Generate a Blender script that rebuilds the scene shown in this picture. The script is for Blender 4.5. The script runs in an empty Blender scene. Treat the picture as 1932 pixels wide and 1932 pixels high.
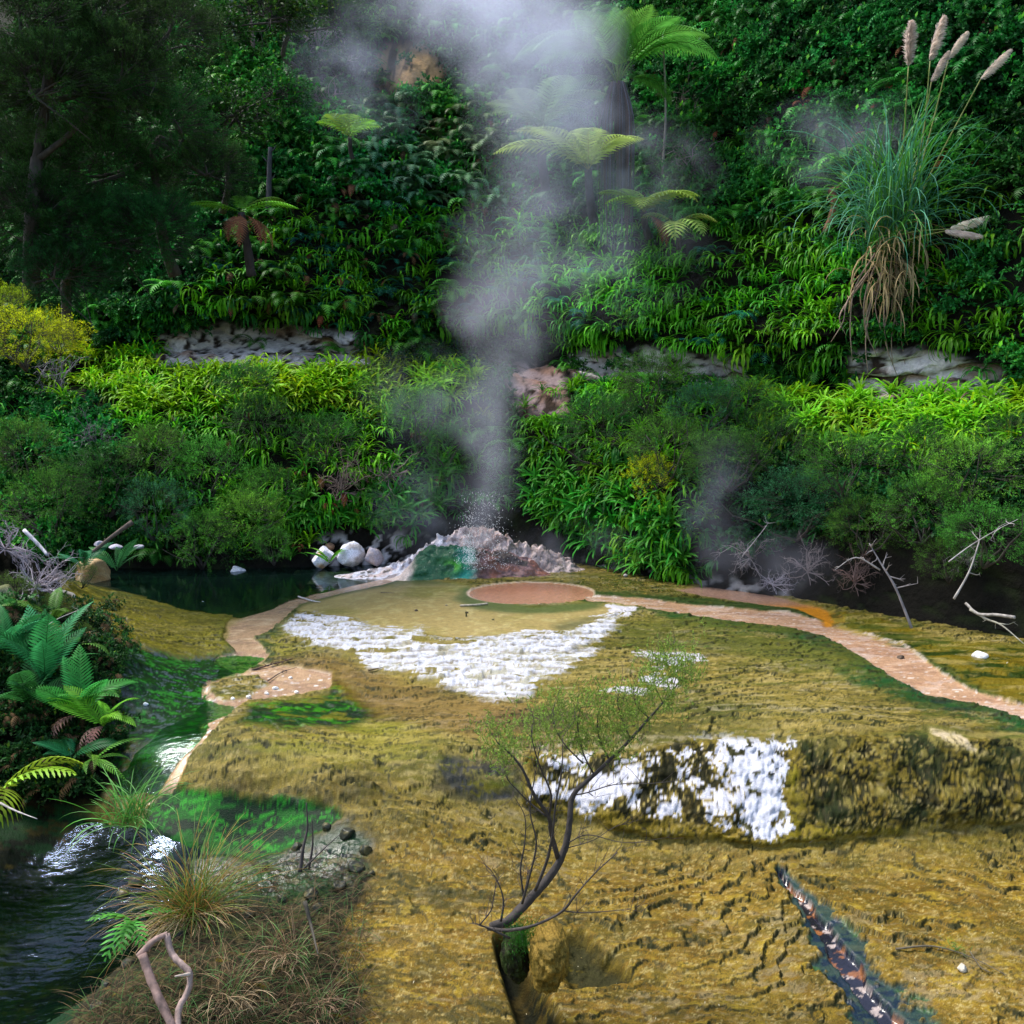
import bpy, math, random, time
import numpy as np
from mathutils import Vector, Matrix
from mathutils.bvhtree import BVHTree

T_START = time.time()
random.seed(7)
RNG = np.random.default_rng(11)
COL = bpy.context.scene.collection
SC = bpy.context.scene

# ------------------------------------------------------------------ camera
CAM_H = 3.3
PITCH = math.radians(6.3)
F = 983.0                       # focal length in pixels of a 1024 picture
K = 1024.0 / 1932.0             # survey coordinates (1932 wide) -> 1024
RIGHT = np.array([1.0, 0, 0])
FWD = np.array([0, math.cos(PITCH), -math.sin(PITCH)])
UP = np.array([0, math.sin(PITCH), math.cos(PITCH)])
EYE = np.array([0, 0, CAM_H])

def dray(dx, dy):
    px, py = dx * K, dy * K
    d = FWD + RIGHT * ((px - 512) / F) + UP * ((512 - py) / F)
    return d

def at_z(dx, dy, z):
    d = dray(dx, dy)
    return EYE + d * ((z - CAM_H) / d[2])

def at_y(dx, dy, y):
    d = dray(dx, dy)
    return EYE + d * (y / d[1])

def project(P):
    """world -> survey coordinates"""
    q = P - EYE
    f = np.maximum(q @ FWD, 1e-3)
    return (512 + F * (q @ RIGHT) / f) / K, (512 - F * (q @ UP) / f) / K

def mpp(y):
    """metres per survey unit at distance y"""
    return y / F * K

# ------------------------------------------------------------------ noise
_TAB = np.random.default_rng(5).random((256, 256)).astype(np.float64)

def vnoise(x, y, seed=0):
    x = x + seed * 17.13
    y = y + seed * 9.71
    xi = np.floor(x).astype(np.int64); yi = np.floor(y).astype(np.int64)
    fx = x - xi; fy = y - yi
    fx = fx * fx * (3 - 2 * fx); fy = fy * fy * (3 - 2 * fy)
    a = _TAB[xi & 255, yi & 255]; b = _TAB[(xi + 1) & 255, yi & 255]
    c = _TAB[xi & 255, (yi + 1) & 255]; d = _TAB[(xi + 1) & 255, (yi + 1) & 255]
    return (a + (b - a) * fx) * (1 - fy) + (c + (d - c) * fx) * fy

def fbm(x, y, o=4, seed=0, pers=.5):
    s = 0; a = 0.5; t = 0
    for i in range(o):
        s = s + a * vnoise(x, y, seed + i * 3)
        t += a
        x = x * 2.03 + y * 0.31; y = y * 2.03 - x * 0.07; a *= pers
    return s / t * 2 - 1

def crisp(x, y, o=7, seed=0): return fbm(x, y, o, seed, .72) * 1.5
_JX = np.random.default_rng(8).random((128, 128)); _JY = np.random.default_rng(9).random((128, 128))
def worley(x, y):
    xi = np.floor(x).astype(np.int64); yi = np.floor(y).astype(np.int64); b = np.full(x.shape, 9.0)
    for i in (-1, 0, 1):
        for j in (-1, 0, 1):
            cx = xi + i; cy_ = yi + j
            b = np.minimum(b, (cx + _JX[cx & 127, cy_ & 127] - x) ** 2 + (cy_ + _JY[cx & 127, cy_ & 127] - y) ** 2)
    return np.sqrt(b)

def sstep(a, b, x):
    t = np.clip((x - a) / (b - a), 0, 1)
    return t * t * (3 - 2 * t)

# ------------------------------------------------------------------ mesh helpers
def tag(o, label=None, cat=None, group=None, kind=None):
    if label: o['label'] = label
    if cat: o['category'] = cat
    if group: o['group'] = group
    if kind: o['kind'] = kind
    return o

def empty(name, loc=(0, 0, 0), rz=0):
    o = bpy.data.objects.new(name, None)
    o.location = tuple(loc); o.rotation_euler = (0, 0, rz)
    o.empty_display_size = 0.1
    COL.objects.link(o)
    return o

def copy_tree(o, parent=None):
    c = o.copy(); COL.objects.link(c)
    if parent: c.parent = parent
    for ch in list(o.children):
        copy_tree(ch, c)
    return c

class Geo:
    def __init__(s):
        s.V = []; s.Q = []; s.T = []; s.C = []; s.n = 0
    def add(s, V, Q=None, T=None, C=(1, 1, 1)):
        V = np.asarray(V, dtype=np.float64).reshape(-1, 3)
        C = np.asarray(C, dtype=np.float64)
        if C.ndim == 1: C = np.tile(C[:3], (len(V), 1))
        s.V.append(V); s.C.append(C)
        if Q is not None and len(Q): s.Q.append(np.asarray(Q, dtype=np.int64).reshape(-1, 4) + s.n)
        if T is not None and len(T): s.T.append(np.asarray(T, dtype=np.int64).reshape(-1, 3) + s.n)
        s.n += len(V)
    def arrays(s):
        V = np.concatenate(s.V) if s.V else np.zeros((0, 3))
        C = np.concatenate(s.C) if s.C else np.zeros((0, 3))
        Q = np.concatenate(s.Q) if s.Q else np.zeros((0, 4), np.int64)
        T = np.concatenate(s.T) if s.T else np.zeros((0, 3), np.int64)
        return V, Q, T, C
    def join(s, A, M=None, t=(0, 0, 0), tint=(1, 1, 1)):
        V, Q, T, C = A
        W = V @ M.T if M is not None else V
        s.add(W + np.asarray(t), Q, T, C * np.asarray(tint))
    def build(s, name, mat, parent=None, smooth=True, alpha=None, origin=None):
        V, Q, T, C = s.arrays()
        return build_mesh(name, V, Q, T, C, mat, parent, smooth, alpha, origin)

def build_mesh(name, V, Q, T, C, mat, parent=None, smooth=True, alpha=None, origin=None):
    if origin is not None:
        V = V - np.asarray(origin)
    me = bpy.data.meshes.new(name)
    nq, nt = len(Q), len(T)
    me.vertices.add(len(V)); me.vertices.foreach_set('co', V.astype(np.float32).ravel())
    me.loops.add(nq * 4 + nt * 3); me.polygons.add(nq + nt)
    li = np.concatenate([Q.ravel(), T.ravel()]).astype(np.int32)
    me.loops.foreach_set('vertex_index', li)
    st = np.concatenate([np.arange(nq) * 4, nq * 4 + np.arange(nt) * 3]).astype(np.int32)
    me.polygons.foreach_set('loop_start', st)
    if smooth: me.polygons.foreach_set('use_smooth', np.ones(nq + nt, dtype=bool))
    me.update(calc_edges=True)
    a = me.color_attributes.new('col', 'FLOAT_COLOR', 'POINT')
    c4 = np.ones((len(V), 4), np.float32); c4[:, :3] = np.clip(C, 0, 1)
    if alpha is not None: c4[:, 3] = alpha
    a.data.foreach_set('color', c4.ravel())
    me.materials.append(mat)
    o = bpy.data.objects.new(name, me)
    COL.objects.link(o)
    if parent is not None: o.parent = parent
    elif origin is not None: o.location = tuple(origin)
    return o

def rotz(a):
    c, s = math.cos(a), math.sin(a)
    return np.array([[c, -s, 0], [s, c, 0], [0, 0, 1.0]])
def rotx(a):
    c, s = math.cos(a), math.sin(a)
    return np.array([[1, 0, 0], [0, c, -s], [0, s, c]])
def roty(a):
    c, s = math.cos(a), math.sin(a)
    return np.array([[c, 0, s], [0, 1, 0], [-s, 0, c]])
def unit(v):
    v = np.asarray(v, float); return v / max(1e-9, np.linalg.norm(v))
def align_z(n):
    n = unit(n); a = np.array([1.0, 0, 0]) if abs(n[0]) < 0.8 else np.array([0, 1.0, 0])
    x = unit(np.cross(a, n)); y = np.cross(n, x)
    return np.stack([x, y, n], axis=1)

def tube(g, P, R, sides=6, col=(1, 1, 1), cap=True, jit=0.0):
    P = np.asarray(P, float); n = len(P)
    R = np.broadcast_to(np.asarray(R, float), (n,))
    t = np.gradient(P, axis=0)
    t /= np.maximum(np.linalg.norm(t, axis=1, keepdims=True), 1e-9)
    ref = np.array([0.13, 0.21, 1.0]) if abs(t[0][2]) < 0.85 else np.array([1.0, 0.2, 0.1])
    V = []
    a = np.arange(sides) / sides * 2 * math.pi
    for i in range(n):
        x = unit(np.cross(ref, t[i])); y = np.cross(t[i], x)
        r = R[i] * (1 + jit * RNG.uniform(-1, 1, sides)) if jit else R[i]
        V.append(P[i] + (np.outer(np.cos(a) * r, x) + np.outer(np.sin(a) * r, y)))
    V = np.concatenate(V)
    i, j = np.meshgrid(np.arange(n - 1), np.arange(sides), indexing='ij')
    i = i.ravel(); j = j.ravel(); j2 = (j + 1) % sides
    Q = np.stack([i * sides + j, i * sides + j2, (i + 1) * sides + j2, (i + 1) * sides + j], 1)
    T = None
    if cap:
        V = np.vstack([V, P[0], P[-1]])
        k = np.arange(sides); k2 = (k + 1) % sides
        T = np.concatenate([np.stack([np.full(sides, n * sides), k2, k], 1),
                            np.stack([np.full(sides, n * sides + 1), (n - 1) * sides + k, (n - 1) * sides + k2], 1)])
    c = np.tile(np.asarray(col, float), (len(V), 1))
    if jit: c = c * RNG.uniform(0.75, 1.25, (len(V), 1))
    g.add(V, Q, T, c)

def smooth_path(pts, n=6):
    """Catmull-Rom through points"""
    P = np.asarray(pts, float)
    P = np.vstack([2 * P[0] - P[1], P, 2 * P[-1] - P[-2]])
    out = []
    for i in range(1, len(P) - 2):
        for k in range(n):
            t = k / n
            out.append(0.5 * ((2 * P[i]) + (-P[i - 1] + P[i + 1]) * t + (2 * P[i - 1] - 5 * P[i] + 4 * P[i + 1] - P[i + 2]) * t * t
                              + (-P[i - 1] + 3 * P[i] - 3 * P[i + 1] + P[i + 2]) * t ** 3))
    out.append(P[-2])
    return np.array(out)

# ------------------------------------------------------------------ materials
def newmat(name):
    m = bpy.data.materials.new(name); m.use_nodes = True
    nt = m.node_tree
    for n in list(nt.nodes): nt.nodes.remove(n)
    out = nt.nodes.new('ShaderNodeOutputMaterial')
    return m, nt, out
def N(nt, typ, **kw):
    n = nt.nodes.new(typ)
    for k, v in kw.items():
        if k.startswith('i_'):
            key = k[2:]
            key = int(key) if key.isdigit() else key
            n.inputs[key].default_value = v
        else: setattr(n, k, v)
    return n
def math_n(nt, op, a, b=None, c=None, clamp=False):
    n = nt.nodes.new('ShaderNodeMath'); n.operation = op; n.use_clamp = clamp
    for i, v in enumerate((a, b, c)):
        if v is None: continue
        if isinstance(v, (int, float)): n.inputs[i].default_value = v
        else: nt.links.new(v, n.inputs[i])
    return n.outputs[0]

def leaf_material(name, rough=0.5, trans=0.3, objvar=0.25, sat=1.0, noise=5.0, spec=0.3):
    m, nt, out = newmat(name); L = nt.links
    at = N(nt, 'ShaderNodeAttribute', attribute_name='col')
    oi = N(nt, 'ShaderNodeObjectInfo')
    geo = N(nt, 'ShaderNodeNewGeometry')
    nz = N(nt, 'ShaderNodeTexNoise'); nz.inputs['Scale'].default_value = noise; nz.inputs['Detail'].default_value = 2
    L.new(geo.outputs['Position'], nz.inputs['Vector'])
    v = math_n(nt, 'MULTIPLY_ADD', oi.outputs['Random'], objvar * 2, 1 - objvar)
    v2 = math_n(nt, 'MULTIPLY_ADD', nz.outputs['Fac'], 0.9, 0.55)
    v = math_n(nt, 'MULTIPLY', v, v2)
    hs = N(nt, 'ShaderNodeHueSaturation'); hs.inputs['Saturation'].default_value = sat
    hv = math_n(nt, 'MULTIPLY_ADD', oi.outputs['Random'], 0.03, 0.485)
    L.new(hv, hs.inputs['Hue'])
    L.new(v, hs.inputs['Value']); L.new(at.outputs['Color'], hs.inputs['Color'])
    p = N(nt, 'ShaderNodeBsdfPrincipled'); p.inputs['Roughness'].default_value = rough
    p.inputs['Specular IOR Level'].default_value = spec
    L.new(hs.outputs['Color'], p.inputs['Base Color'])
    tr = N(nt, 'ShaderNodeBsdfTranslucent')
    L.new(hs.outputs['Color'], tr.inputs['Color'])
    mx = N(nt, 'ShaderNodeMixShader'); mx.inputs[0].default_value = trans
    L.new(p.outputs[0], mx.inputs[1]); L.new(tr.outputs[0], mx.inputs[2])
    L.new(mx.outputs[0], out.inputs['Surface'])
    return m

def bark_material(name, scale=20, bump=0.6, rough=0.85):
    m, nt, out = newmat(name); L = nt.links
    at = N(nt, 'ShaderNodeAttribute', attribute_name='col')
    geo = N(nt, 'ShaderNodeNewGeometry')
    mp = N(nt, 'ShaderNodeMapping'); mp.inputs['Scale'].default_value = (1, 1, 0.35)
    L.new(geo.outputs['Position'], mp.inputs['Vector'])
    nz = N(nt, 'ShaderNodeTexNoise'); nz.inputs['Scale'].default_value = scale; nz.inputs['Detail'].default_value = 6
    L.new(mp.outputs[0], nz.inputs['Vector'])
    v = math_n(nt, 'MULTIPLY_ADD', nz.outputs['Fac'], 1.6, 0.2)
    mu = N(nt, 'ShaderNodeVectorMath', operation='SCALE')
    L.new(at.outputs['Color'], mu.inputs[0]); L.new(v, mu.inputs['Scale'])
    p = N(nt, 'ShaderNodeBsdfPrincipled'); p.inputs['Roughness'].default_value = rough
    L.new(mu.outputs[0], p.inputs['Base Color'])
    b = N(nt, 'ShaderNodeBump'); b.inputs['Strength'].default_value = bump; b.inputs['Distance'].default_value = 0.02
    L.new(nz.outputs['Fac'], b.inputs['Height']); L.new(b.outputs[0], p.inputs['Normal'])
    L.new(p.outputs[0], out.inputs['Surface'])
    return m

def ground_material(name, fine=60, bumpd=0.012, strength=0.7, coat=0.0, speck=0.35, bigb=1.2, spec=.4, grit=0.0):
    """colour from the mesh attribute, alpha channel = roughness"""
    m, nt, out = newmat(name); L = nt.links
    at = N(nt, 'ShaderNodeAttribute', attribute_name='col')
    geo = N(nt, 'ShaderNodeNewGeometry')
    n1 = N(nt, 'ShaderNodeTexNoise'); n1.inputs['Scale'].default_value = fine; n1.inputs['Detail'].default_value = 6; n1.inputs['Roughness'].default_value = 0.7
    n2 = N(nt, 'ShaderNodeTexNoise'); n2.inputs['Scale'].default_value = fine * 0.22; n2.inputs['Detail'].default_value = 4
    vo = N(nt, 'ShaderNodeTexVoronoi'); vo.inputs['Scale'].default_value = fine * 0.9
    for n in (n1, n2, vo): L.new(geo.outputs['Position'], n.inputs['Vector'])
    v = math_n(nt, 'MULTIPLY_ADD', n1.outputs['Fac'], speck * 2, 1 - speck)
    v2 = math_n(nt, 'MULTIPLY_ADD', n2.outputs['Fac'], 0.9, 0.55)
    v = math_n(nt, 'MULTIPLY', v, v2)
    n3 = N(nt, 'ShaderNodeTexNoise'); n3.inputs['Scale'].default_value = fine * 2.6; n3.inputs['Detail'].default_value = 3; n3.inputs['Roughness'].default_value = .8
    L.new(geo.outputs['Position'], n3.inputs['Vector'])
    gr = N(nt, 'ShaderNodeMapRange'); gr.inputs['From Min'].default_value = .35; gr.inputs['From Max'].default_value = .65; gr.inputs['To Min'].default_value = 1 - grit; gr.inputs['To Max'].default_value = 1 + grit
    L.new(n3.outputs['Fac'], gr.inputs['Value'])
    v = math_n(nt, 'MULTIPLY', v, gr.outputs[0])
    mu = N(nt, 'ShaderNodeVectorMath', operation='SCALE')
    L.new(at.outputs['Color'], mu.inputs[0]); L.new(v, mu.inputs['Scale'])
    p = N(nt, 'ShaderNodeBsdfPrincipled'); p.inputs['Specular IOR Level'].default_value = spec
    L.new(math_n(nt, 'MAXIMUM', math_n(nt, 'MULTIPLY_ADD', at.outputs['Alpha'], -1.6, .80), spec), p.inputs['Specular IOR Level'])
    L.new(mu.outputs[0], p.inputs['Base Color'])
    L.new(math_n(nt, 'MULTIPLY_ADD', n1.outputs['Fac'], 0.25, math_n(nt, 'SUBTRACT', at.outputs['Alpha'], 0.12), clamp=True), p.inputs['Roughness'])
    p.inputs['Coat Weight'].default_value = coat
    p.inputs['Coat Roughness'].default_value = 0.15
    h = math_n(nt, 'ADD', n1.outputs['Fac'], math_n(nt, 'MULTIPLY', n2.outputs['Fac'], bigb))
    h = math_n(nt, 'ADD', h, math_n(nt, 'MULTIPLY', vo.outputs['Distance'], 0.35))
    b = N(nt, 'ShaderNodeBump'); b.inputs['Distance'].default_value = bumpd
    L.new(math_n(nt, 'MULTIPLY', at.outputs['Alpha'], strength), b.inputs['Strength'])
    L.new(h, b.inputs['Height']); L.new(b.outputs[0], p.inputs['Normal'])
    L.new(p.outputs[0], out.inputs['Surface'])
    return m

def water_material(name, tint, scale=6, bump=0.25, stretch=(1, 1, 1), dist=0.03, body=(0.01, 0.02, 0.012), opac=0.15, refl=(.75, .8, .9)):
    m, nt, out = newmat(name); L = nt.links
    geo = N(nt, 'ShaderNodeNewGeometry')
    mp = N(nt, 'ShaderNodeMapping'); mp.inputs['Scale'].default_value = stretch
    L.new(geo.outputs['Position'], mp.inputs['Vector'])
    nz = N(nt, 'ShaderNodeTexNoise'); nz.inputs['Scale'].default_value = scale; nz.inputs['Detail'].default_value = 4; nz.inputs['Distortion'].default_value = 0.6
    L.new(mp.outputs[0], nz.inputs['Vector'])
    b = N(nt, 'ShaderNodeBump'); b.inputs['Strength'].default_value = bump; b.inputs['Distance'].default_value = dist
    L.new(nz.outputs['Fac'], b.inputs['Height'])
    tr = N(nt, 'ShaderNodeBsdfTransparent'); tr.inputs['Color'].default_value = (*tint, 1)
    df = N(nt, 'ShaderNodeBsdfDiffuse'); df.inputs['Color'].default_value = (*body, 1)
    m1 = N(nt, 'ShaderNodeMixShader'); m1.inputs[0].default_value = opac
    L.new(tr.outputs[0], m1.inputs[1]); L.new(df.outputs[0], m1.inputs[2])
    gl = N(nt, 'ShaderNodeBsdfGlossy'); gl.inputs['Roughness'].default_value = 0.05; gl.inputs['Color'].default_value = (*refl, 1)
    L.new(b.outputs[0], gl.inputs['Normal'])
    fr = N(nt, 'ShaderNodeFresnel'); fr.inputs['IOR'].default_value = 1.33
    L.new(b.outputs[0], fr.inputs['Normal'])
    mx = N(nt, 'ShaderNodeMixShader'); L.new(fr.outputs[0], mx.inputs[0])
    L.new(m1.outputs[0], mx.inputs[1]); L.new(gl.outputs[0], mx.inputs[2])
    L.new(mx.outputs[0], out.inputs['Surface'])
    return m

M_FERN = leaf_material('fern_leaf', 0.5, 0.35, 0.18, noise=3.0, spec=0.18)
M_FINE = leaf_material('fine_leaf', 0.6, 0.35, 0.25, noise=4.0, spec=0.08)
M_BROAD = leaf_material('broad_leaf', 0.55, 0.3, 0.2, noise=4.0, spec=0.15)
M_DEAD = leaf_material('dead_leaf', 0.8, 0.2, 0.15, noise=5.0, spec=0.1)
M_GRASS = leaf_material('grass_blade', 0.45, 0.3, 0.1, noise=6.0, spec=0.3)
M_PLUME = leaf_material('plume_hair', 0.9, 0.45, 0.1, noise=6.0, spec=0.05)
M_BARK = bark_material('bark')
M_TWIG = bark_material('twig_bark', 60, 0.4)
M_TERR = ground_material('wet_sinter', 70, 0.012, 1.0, 0.0, .5, .3, .10, .55)
M_HILL = ground_material('hill_soil', 12, 0.06, 1.0, 0.0, 0.6, spec=.08)
M_MOUND = ground_material('mound_sinter', 24, 0.05, 1.0, 0.15, 0.6, grit=.3, spec=.15)
M_ROCK = ground_material('rock_stone', 18, 0.02, 0.8, 0.0, 0.4, spec=.15, grit=.3)
M_POND = water_material('pond_water', (0.42, 0.62, 0.36), 3.0, 0.12, (1, 2.2, 1), 0.02, (0.004, 0.014, 0.010), 0.55)
M_STREAM = water_material('stream_water', (0.45, 0.9, 0.45), 7.0, 0.4, (0.7, 2.6, 1), 0.04, (0.002, 0.014, 0.006), 0.18)
M_BROOK = water_material('brook_water', (0.30, 0.5, 0.35), 9, .35, (0.8, 2.0, 1), 0.02, (0.002, 0.006, 0.004), 0.3, (.45, .55, .8))
# ------------------------------------------------------------------ base relief from surveyed points
CTRL = [
 (200,1085,-.16),(400,1100,-.2),(600,1085,-.16),(60,1080,.0),(480,1130,-.16),(300,1130,-.15),
 (200,1180,-.045),(400,1190,-.04),(300,1230,-.04),(500,1150,-.05),
 (700,1120,.14),(900,1150,.15),(1100,1150,.14),(620,1190,.09),(1000,1200,.11),(1150,1170,.08),(800,1190,.13),
 (560,1235,-.03),(700,1275,-.05),(850,1315,-.1),(1000,1325,-.1),(1130,1270,-.04),(1200,1200,.0),
 (1300,1200,.0),(1500,1220,0),(1700,1290,-.03),(1400,1300,-.05),(1700,1350,-.06),(1900,1380,-.08),(1200,1350,-.09),
 (1300,1125,.0),(1600,1150,-.02),(1850,1240,0),(1450,1100,0.02),(1250,1090,.02),
 (1010,1405,-.16),(1200,1408,-.13),(1400,1400,-.12),(1600,1410,-.12),(1800,1405,-.1),(1950,1405,-.1),
 (1010,1530,-.62),(1100,1560,-.72),(1300,1590,-.76),(1450,1610,-.78),(1600,1585,-.74),(1800,1570,-.72),(1950,1555,-.7),
 (600,1480,-.24),(450,1455,-.2),(700,1430,-.17),(850,1440,-.2),(450,1525,-.5),(600,1535,-.5),(700,1530,-.42),(880,1515,-.5),(800,1480,-.32),
 (800,1600,-.62),(700,1700,-.78),(900,1560,-.6),
 (800,1800,-.86),(700,1932,-.96),(1200,1700,-.82),(1200,1900,-.98),(1600,1750,-.86),(1600,1900,-.98),(1900,1700,-.8),(1900,1900,-.9),
 (300,1300,-.12),(450,1270,-.10),(560,1290,-.1),(640,1350,-.13),(300,1360,-.14),(300,1420,-.18),(350,1450,-.28),(250,1500,-.5),(150,1520,-.6),(230,1330,-.12),
 (450,1570,-.66),(300,1620,-.78),(100,1650,-.95),(100,1850,-1.1),(520,1700,-.8),(0,1750,-1.05),
 (330,1850,-.72),(480,1880,-.8),(200,1932,-.85),(560,1932,-.9),
]
_cp = np.array([at_z(*c) for c in CTRL])
_far = np.array([[-14, 12, .2], [-12, 18, .1], [12, 20, .1], [0, 26, .1], [-10, 26, .1], [10, 10, .0], [-10, 6, -.8], [9, 5, -.9], [0, 4, -1.0]])
_cp = np.vstack([_cp, _far])
def _phi(r): return np.sqrt(r * r + 0.16)
def _fit():
    P = _cp[:, :2]; n = len(P)
    A = _phi(np.linalg.norm(P[:, None] - P[None], axis=2)) + np.eye(n) * -0.02
    B = np.hstack([np.ones((n, 1)), P])
    M = np.block([[A, B], [B.T, np.zeros((3, 3))]])
    return np.linalg.solve(M, np.concatenate([_cp[:, 2], np.zeros(3)]))
_W = _fit()
def base_z(x, y):
    x = np.asarray(x, float); y = np.asarray(y, float)
    z = _W[-3] + _W[-2] * x + _W[-1] * y
    for i, c in enumerate(_cp):
        z = z + _W[i] * _phi(np.sqrt((x - c[0]) ** 2 + (y - c[1]) ** 2))
    # the step face: sharpen the drop between upper shelf and lower slope
    return z

# ---- polar grid seen from the lookout
py = np.concatenate([np.arange(1130, 700, -1.0), np.arange(700, 545, -0.62)])
YR = np.array([at_y(966, 0, 1)[1] for _ in [0]])
_ang = PITCH + np.arctan((py - 512) / F)
rowY = (CAM_H + 0.45) / np.tan(_ang)
rowY = np.concatenate([[2.5, 3.5, 4.2, 4.8], rowY[rowY > 5.0], np.linspace(rowY[-1] + .3, 27, 10)])
ct = np.concatenate([np.linspace(-1.5, -0.62, 24)[:-1], np.linspace(-0.62, 0.62, 1080), np.linspace(0.62, 1.5, 24)[1:]])
GY, GT = np.meshgrid(rowY, ct, indexing='ij')
GX = GT * GY
nr, nc = GX.shape
# coarse base interpolation (the RBF is smooth: evaluate on every 4th node, then bilinear)
def grid_eval(fn, step=4):
    ri = np.unique(np.append(np.arange(0, nr, step), nr - 1)); ci = np.unique(np.append(np.arange(0, nc, step), nc - 1))
    s = fn(GX[np.ix_(ri, ci)], GY[np.ix_(ri, ci)])
    t = np.empty((len(ri), nc))
    for k in range(len(ri)): t[k] = np.interp(np.arange(nc), ci, s[k])
    o = np.empty((nr, nc))
    for k in range(nc): o[:, k] = np.interp(np.arange(nr), ri, t[:, k])
    return o
ZB = grid_eval(base_z)

# survey coordinates of every node of the smooth relief, warped a little so outlines are ragged
WX = GX + 0.10 * fbm(GX * 2.2, GY * 2.2, 5, 1) + 0.02 * fbm(GX * 14, GY * 14, 3, 2)
WY = GY + 0.14 * fbm(GX * 2.0, GY * 2.0, 5, 4) + 0.03 * fbm(GX * 14, GY * 14, 3, 6)
DX, DY = project(np.stack([WX, WY, ZB], -1))
SX, SY = project(np.stack([GX, GY, ZB], -1))

def sdf_poly(pts, X, Y):
    """signed distance (inside negative) restricted to a padded box"""
    P = np.asarray(pts, float); pad = 30
    out = np.full(X.shape, 99.0)
    box = (X > P[:, 0].min() - pad) & (X < P[:, 0].max() + pad) & (Y > P[:, 1].min() - pad) & (Y < P[:, 1].max() + pad)
    x = X[box]; y = Y[box]
    d = np.full(x.shape, 1e9); ins = np.zeros(x.shape, bool)
    for i in range(len(P)):
        a = P[i]; b = P[(i + 1) % len(P)]; e = b - a
        t = np.clip(((x - a[0]) * e[0] + (y - a[1]) * e[1]) / max(e @ e, 1e-9), 0, 1)
        d = np.minimum(d, (x - a[0] - t * e[0]) ** 2 + (y - a[1] - t * e[1]) ** 2)
        c = ((a[1] > y) != (b[1] > y)) & (x < (b[0] - a[0]) * (y - a[1]) / (b[1] - a[1] + 1e-12) + a[0])
        ins ^= c
    d = np.sqrt(d); d[ins] *= -1
    out[box] = d
    return out
def pmask(pts, soft=6, X=None, Y=None):
    s = sdf_poly(pts, DX if X is None else X, DY if Y is None else Y)
    return sstep(soft, -soft, s)
def sdf_line(pts, X, Y):
    """pts: (x, y, halfwidth); returns distance / halfwidth"""
    P = np.asarray(pts, float); pad = P[:, 2].max() * 4 + 10
    out = np.full(X.shape, 99.0)
    box = (X > P[:, 0].min() - pad) & (X < P[:, 0].max() + pad) & (Y > P[:, 1].min() - pad) & (Y < P[:, 1].max() + pad)
    x = X[box]; y = Y[box]; best = np.full(x.shape, 99.0)
    for i in range(len(P) - 1):
        a = P[i]; b = P[i + 1]; e = b[:2] - a[:2]
        t = np.clip(((x - a[0]) * e[0] + (y - a[1]) * e[1]) / max(e @ e, 1e-9), 0, 1)
        d = np.hypot(x - a[0] - t * e[0], y - a[1] - t * e[1]) / (a[2] + t * (b[2] - a[2]))
        best = np.minimum(best, d)
    out[box] = best
    return out

CX_, CY_ = project(np.stack([GX + .035 * fbm(GX * 5, GY * 5, 4, 1), GY + .05 * fbm(GX * 5, GY * 5, 4, 4), ZB], -1))
# ---- masks
m_pond = pmask([(60,1060),(800,1060),(770,1088),(700,1098),(600,1118),(545,1130),(515,1150),(470,1165),(400,1160),(300,1145),(150,1120),(60,1110)], 8)
m_olive = pmask([(120,1118),(300,1140),(400,1158),(470,1160),(430,1180),(425,1235),(330,1250),(240,1258),(120,1262)], 6)
m_green1 = pmask([(200,1262),(330,1250),(430,1232),(500,1240),(470,1260),(390,1290),(400,1330),(440,1335),(400,1362),(340,1430),(300,1495),(220,1500),(200,1400)], 7)
m_green1b = pmask([(625,1262),(665,1300),(700,1330),(740,1352),(660,1375),(590,1378),(430,1372),(470,1330),(560,1320),(615,1308)], 12)
m_green2 = pmask([(300,1500),(330,1485),(420,1500),(480,1512),(560,1500),(625,1520),(640,1545),(560,1590),(480,1625),(400,1610),(300,1600),(260,1560)], 8)
m_brook = pmask([(-80,1510),(110,1515),(260,1555),(400,1605),(480,1625),(560,1585),(650,1560),(700,1600),(660,1680),(560,1690),(470,1720),(330,1760),(220,1830),(130,1960),(-80,2000)], 12)
L1 = sdf_line([(790,1075,6),(720,1095,8),(640,1110,9),(560,1130,10),(535,1145,18),(500,1168,24),(455,1185,28),(440,1200,20),(455,1215,20),(480,1232,22),(455,1250,20),(415,1244,8)], CX_, CY_)
p_lobe = pmask([(470,1225),(510,1235),(492,1252),(560,1257),(628,1270),(622,1298),(545,1313),(470,1322),(425,1345),(385,1380),(345,1428),(318,1478),(292,1498),(322,1440),(358,1388),(410,1340),(398,1322),(384,1305),(386,1292),(410,1282),(440,1272),(480,1265),(500,1256),(470,1250)], 3, CX_, CY_)
p_tail = sstep(1.1, .9, sdf_line([(440,1322,13),(415,1345,15),(385,1378,14),(355,1415,12),(335,1450,11),(322,1480,9),(300,1500,7),(275,1520,4)], CX_, CY_))
p_lobe = np.maximum(p_lobe, p_tail)
p_hole = pmask([(400,1300),(415,1288),(450,1275),(488,1274),(508,1290),(480,1305),(440,1322),(410,1325),(398,1312)], 4)
L1b = sdf_line([(392,1290,7),(388,1305,7),(402,1325,8),(425,1338,6)], CX_, CY_)
m_ch1 = np.maximum(sstep(1.08, .92, L1), np.maximum(p_lobe * (1 - p_hole), sstep(1.1, .9, L1b)))
m_pool = sstep(1.03, .97, np.hypot((SX - 1003) / 119, (SY - 1119) / 21))
L2 = sdf_line([(1110,1128,6),(1200,1136,8),(1300,1150,10),(1400,1162,13),(1480,1168,14),(1560,1188,14),(1620,1212,20),(1690,1245,32),(1760,1288,26),(1820,1310,14),(1870,1325,11),(1960,1350,14)], CX_, CY_)
m_ch2 = sstep(1.08, .92, L2)
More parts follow.
